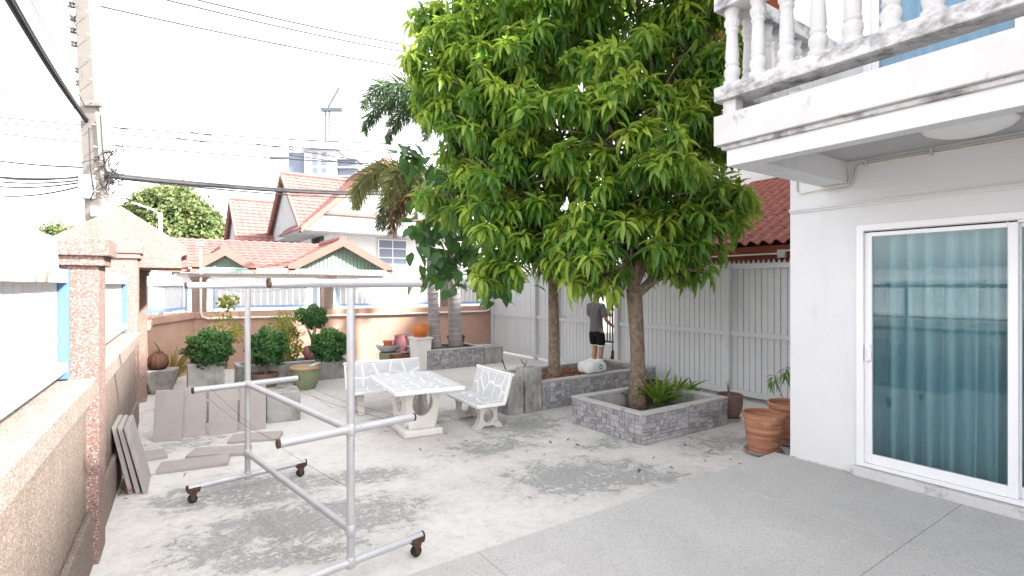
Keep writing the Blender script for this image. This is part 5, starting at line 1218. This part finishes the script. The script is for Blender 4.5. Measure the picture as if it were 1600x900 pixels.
for k in range(8):
    for px_ in (489, 503): 
        if k < 7: tpart('window', 'tower_glass', (px_, px_+7, 238+k*12, 245+k*12, 259.8, .5))
tpart('scaffold_mast', 'crane', (452, 453, 196, 240, 261, .4), (456, 457, 196, 240, 261, .4), *[(452, 457, 198+k*6, 199+k*6, 261, .4) for k in range(7)])
crane = thing('tower_crane', 'pale luffing tower crane on top of the high rise', 'crane', at(511, 220, 262))
cmb = MB(); 
for px_ in (508, 514): tbox(cmb, px_-.9, px_+.9, 172, 221, 262, .6)
for k in range(8): tbox(cmb, 508, 514, 173+k*6, 174+k*6, 262, .4)
par(cmb.build('mast', M['crane']), crane); par(tbox(MB(), 501, 534, 168, 173, 261, 2).build('slewing_deck', M['crane']), crane)
par(MB().tube([at(513, 168, 261.5), at(530, 138, 261.5)], .6, 5).build('jib', M['crane']), crane)
crane2 = thing('tower_crane', 'small faint crane left of the high rise', 'crane', at(442, 300, 300))
cmb = MB()
for px_ in (440, 445): tbox(cmb, px_-.7, px_+.7, 248, 452, 300, .5)
par(cmb.build('mast', M['crane']), crane2); par(tbox(MB(), 421, 452, 245, 248, 300, 1.5).build('jib', M['crane']), crane2)

# ------------------------------------------------------------------ street tree far behind
T_FAR = [leaf_template(2, .2, .6, 0)]
def far_tree(label, px_, d, z0, lobes, seed, dens=16):
    b_ = at(px_, 446, d); b_.z = -.06; t_ = thing('street_tree', label, 'tree', b_)
    lo = [(tuple(at(a, c_, d+dd)), r) for a, c_, dd, r in lobes]
    top = V3((b_.x, b_.y, z0)); par(MB().tube([b_, top], [.35, .22], 9).build('trunk', M['bark'], smooth=True), t_)
    lm = MB()
    for c_, r in lo: lm.tube([top, top.lerp(V3(c_), .5)+Zv*.3, V3(c_)], [.15, .1, .05], 6)
    par(stuff(lm.build('limbs', M['bark'], smooth=True)), t_)
    P, A, _ = lobes_points(lo, dens, seed, .75, (.7, 1.05)); g = np.random.default_rng(seed); n = len(P); k = 5
    P = np.repeat(P, k, 0)+g.normal(0, .22, (n*k, 3)); A = np.repeat(A, k, 0); m_ = n*k
    cl = np.sin(P[:, 0]*2.3)*np.sin(P[:, 1]*2.1)*np.sin(P[:, 2]*2.7)
    V_, F_, t2 = scatter_leaves(P, unit(A+g.normal(0, .8, (m_, 3))), A+g.normal(0, .5, (m_, 3))+np.array([0, 0, .6]), g.uniform(.25, .5, m_), g.uniform(.14, .26, m_), T_FAR[0], np.clip(.4+.25*A[:, 2]+.3*cl+g.normal(0, .15, m_), 0, 1))
    par(link('crown', quads_mesh('crown', V_, F_, M['leaf_far'], t2)), t_)
far_tree('round leafy green tree behind the gate canopy', 275, 38, 4.2, [(265,335,0,2.3), (230,345,0,1.5), (305,350,0,1.7), (275,318,1,1.4), (325,372,0,1.3), (210,365,1,1.3), (265,375,-1,2.0)], 301)
far_tree('low pale tree top above the left boundary wall', 92, 52, 5.0, [(92,372,0,1.5), (75,380,0,1.2), (112,376,0,1.2)], 302)

# ------------------------------------------------------------------ utility pole, cables, street lamp
pb2 = at(158, 345, 9.5); pt2 = at(137, 0, 9.5); ax = (pt2-pb2).normalized(); pfoot = pb2-ax*(pb2.z+.06)/ax.z; ptop = pt2+ax*1.5
pole = thing('utility_pole', 'leaning pale concrete utility pole beyond the left wall', 'utility pole', pfoot)
pr_ = Rt; 
vs = []
for p, w_ in ((pfoot, .19), (ptop, .125)):
    for a, b_ in ((-1, -1), (1, -1), (1, 1), (-1, 1)): vs.append(p+Rt*a*w_+Fw*b_*w_)
par(MB().add(vs, [(3,2,1,0),(4,5,6,7),(0,1,5,4),(1,2,6,5),(2,3,7,6),(3,0,4,7)]).build('shaft', M['pole'], bevel=.02), pole)
par(MB().obox(at(129, 163, 9.3)-Zv*.03, Rt*.31, Fw*.1, Zv*.07).build('bracket', M['pole'], bevel=.01), pole)
for (px_, py_) in ((112, 8), (114, 29), (114, 48), (116, 69), (122, 110), (123, 130)):
    c_ = at(px_, py_, 9.4); par(MB().lathe([(.018, -.05), (.045, -.045), (.05, -.02), (.03, -.005), (.03, .005), (.05, .02), (.045, .045), (.018, .05)], 12, c_).build('insulator', M['porcelain'], smooth=True), pole)
    q = at(px_+14, py_-1, 9.45); par(MB().tube([c_, q], .008, 5).build('insulator_pin', M['porcelain']), pole)
a_ = at(122, 273, 9.25); par(MB().obox(V3((a_.x, a_.y, at(122, 310, 9.25).z)), Rt*.24, Fw*.14, Zv*(a_.z-at(122, 310, 9.25).z)).build('meter_box', M['boxgrey'], bevel=.01), pole)
a_ = at(141, 325, 9.2); par(MB().obox(V3((a_.x, a_.y, at(141, 338, 9.2).z)), Rt*.12, Fw*.1, Zv*.18).build('meter_box', M['boxgrey'], bevel=.01), pole)
for k in range(9):
    py_ = 20+k*35; c_ = at(137+py_*.06, py_, 9.33); par(MB().tube([c_, c_-Fw*.06], .012, 6).build('step_bolt', M['boxgrey']), pole)
def cable(label, a, b_, sag, r, n=24, group='overhead cables', name='overhead_cable', m='wire'):
    o = MB().tube(sagline(a, b_, sag, n), r, 5).build(name, M[m], None, smooth=True); return tag(o, label, 'cable', group)
bd_a = at(-60, -140, 5.2); bd_b = at(137, 190, 9.4)
bt = thing('cable_bundle', 'thick black cable bundle sweeping from the top left to the pole', 'cable', bd_b)
for k in range(9):
    off = V3((rng.uniform(-.035, .035), rng.uniform(-.035, .035), rng.uniform(-.05, .05)))
    pts = sagline(bd_a+off, bd_b+off*.5, .12+rng.uniform(-.02, .02), 20); par(MB().tube(pts, rng.uniform(.016, .026), 5).build('strand', M['wire'], smooth=True), bt)
cable('thin wire just right of the thick bundle at the top left', at(20, -60, 6), at(134, 168, 9.4), .05, .006)
ptie = at(152, 268, 9.4)
far_r = at(700, 303, 24)
for k, (dy, rr, lab) in enumerate(((0, .042, 'thickest sagging black cable crossing in front of the red roofs'), (-6, .026, 'upper black cable crossing in front of the red roofs'), (3, .018, 'lower black cable crossing in front of the red roofs'))):
    cable(lab, at(165, 275+dy*.6, 9.4), at(720, 299+dy, 22), .22+.03*k, rr, 30)
for k, (ya, yb, d1, d2, lab) in enumerate(((240, 262, 13, 9.4, 'black cable reaching the pole from the left edge, upper'), (266, 276, 13, 9.4, 'black cable reaching the pole from the left edge, middle'), (272, 279, 13, 9.4, 'black cable reaching the pole from the left edge, lower'), (278, 281, 13, 9.4, 'black cable reaching the pole from the left edge, lowest'), (258, 272, 14, 9.4, 'black cable reaching the pole from the left edge, second from the top'), (290, 284, 13, 9.4, 'slack black cable under the others left of the pole'))):
    cable(lab, at(-80, ya-2, d1), at(150, yb, d2), .08+.04*k, .018)
hi = [(-40, 180, 720, 228, 26), (-40, 188, 720, 243, 27), (-40, 205, 720, 262, 25), (-40, 135, 560, 250, 28), (-40, 160, 650, 268, 30)]
for k, (xa, ya, xb, yb, d_) in enumerate(hi):
    cable('%s of the faint thin wires crossing the white sky' % ['highest', 'second highest', 'middle', 'steepest', 'lowest'][k], at(xa, ya, d_), at(xb, yb, d_+6), .25, .031, 24, 'faint wires across the sky')
for k, (xa, ya, xb, yb) in enumerate(((138, 6, 720, 118), (220, -10, 700, 92), (260, -12, 720, 84))):
    cable(['thin wire running from the pole top into the mango crown', 'left of the two thin wires at the top of the sky', 'right of the two thin wires at the top of the sky'][k], at(xa, ya, 9.6), at(xb, yb, 17), .10, .016, 24, 'upper power wires')
tg = thing('cable_tangle', 'tangle of loose black wires hanging on the pole', 'cable', ptie)
for k in range(30):
    a = at(rng.uniform(160, 196), rng.uniform(225, 285), 9.3); pts = [a]
    for j in range(5): a = a+V3((rng.uniform(-.09, .09), rng.uniform(-.09, .09), rng.uniform(-.12, .07))); pts.append(a)
    par(MB().tube(pts, .008, 4).build('loose_wire', M['wire'], smooth=True), tg)
for k in range(12):
    a = at(rng.uniform(100, 122), rng.uniform(-5, 70), 9.35); pts = [a]
    for j in range(5): a = a+V3((rng.uniform(-.08, .08), rng.uniform(-.05, .05), rng.uniform(-.13, .1))); pts.append(a)
    par(MB().tube(pts, .006, 4).build('loose_wire', M['wire'], smooth=True), tg)
par(MB().tube([at(157, 180, 9.3), at(160, 230, 9.3), at(164, 262, 9.3), at(170, 275, 9.3)], .014, 5).build('down_cable', M['wire'], smooth=True), tg)
par(MB().tube([at(139, 200, 9.25), at(141, 260, 9.25), at(147, 300, 9.25), at(141, 312, 9.25)], .01, 5).build('down_cable', M['wire'], smooth=True), tg)
lp = at(251, 446, 28); lp.z = -.06
sl_ = thing('street_lamp', 'small white street lamp in front of the street tree', 'street lamp', lp)
t1 = at(250.5, 333, 28); par(MB().tube([lp, t1], [.11, .10], 8).build('pole', M['boxgrey'], smooth=True), sl_)
par(MB().tube([at(250, 345, 27.9), at(246, 333, 27.9), at(240, 328, 27.9), at(214, 319, 27.9)], .05, 6).build('arm', M['lampwhite'], smooth=True), sl_)
par(MB().obox(at(205, 318, 27.8), at(217, 321, 27.8)-at(205, 318, 27.8), Fw*.2, Zv*.1).build('lamp_head', M['lampwhite'], bevel=.03), sl_)
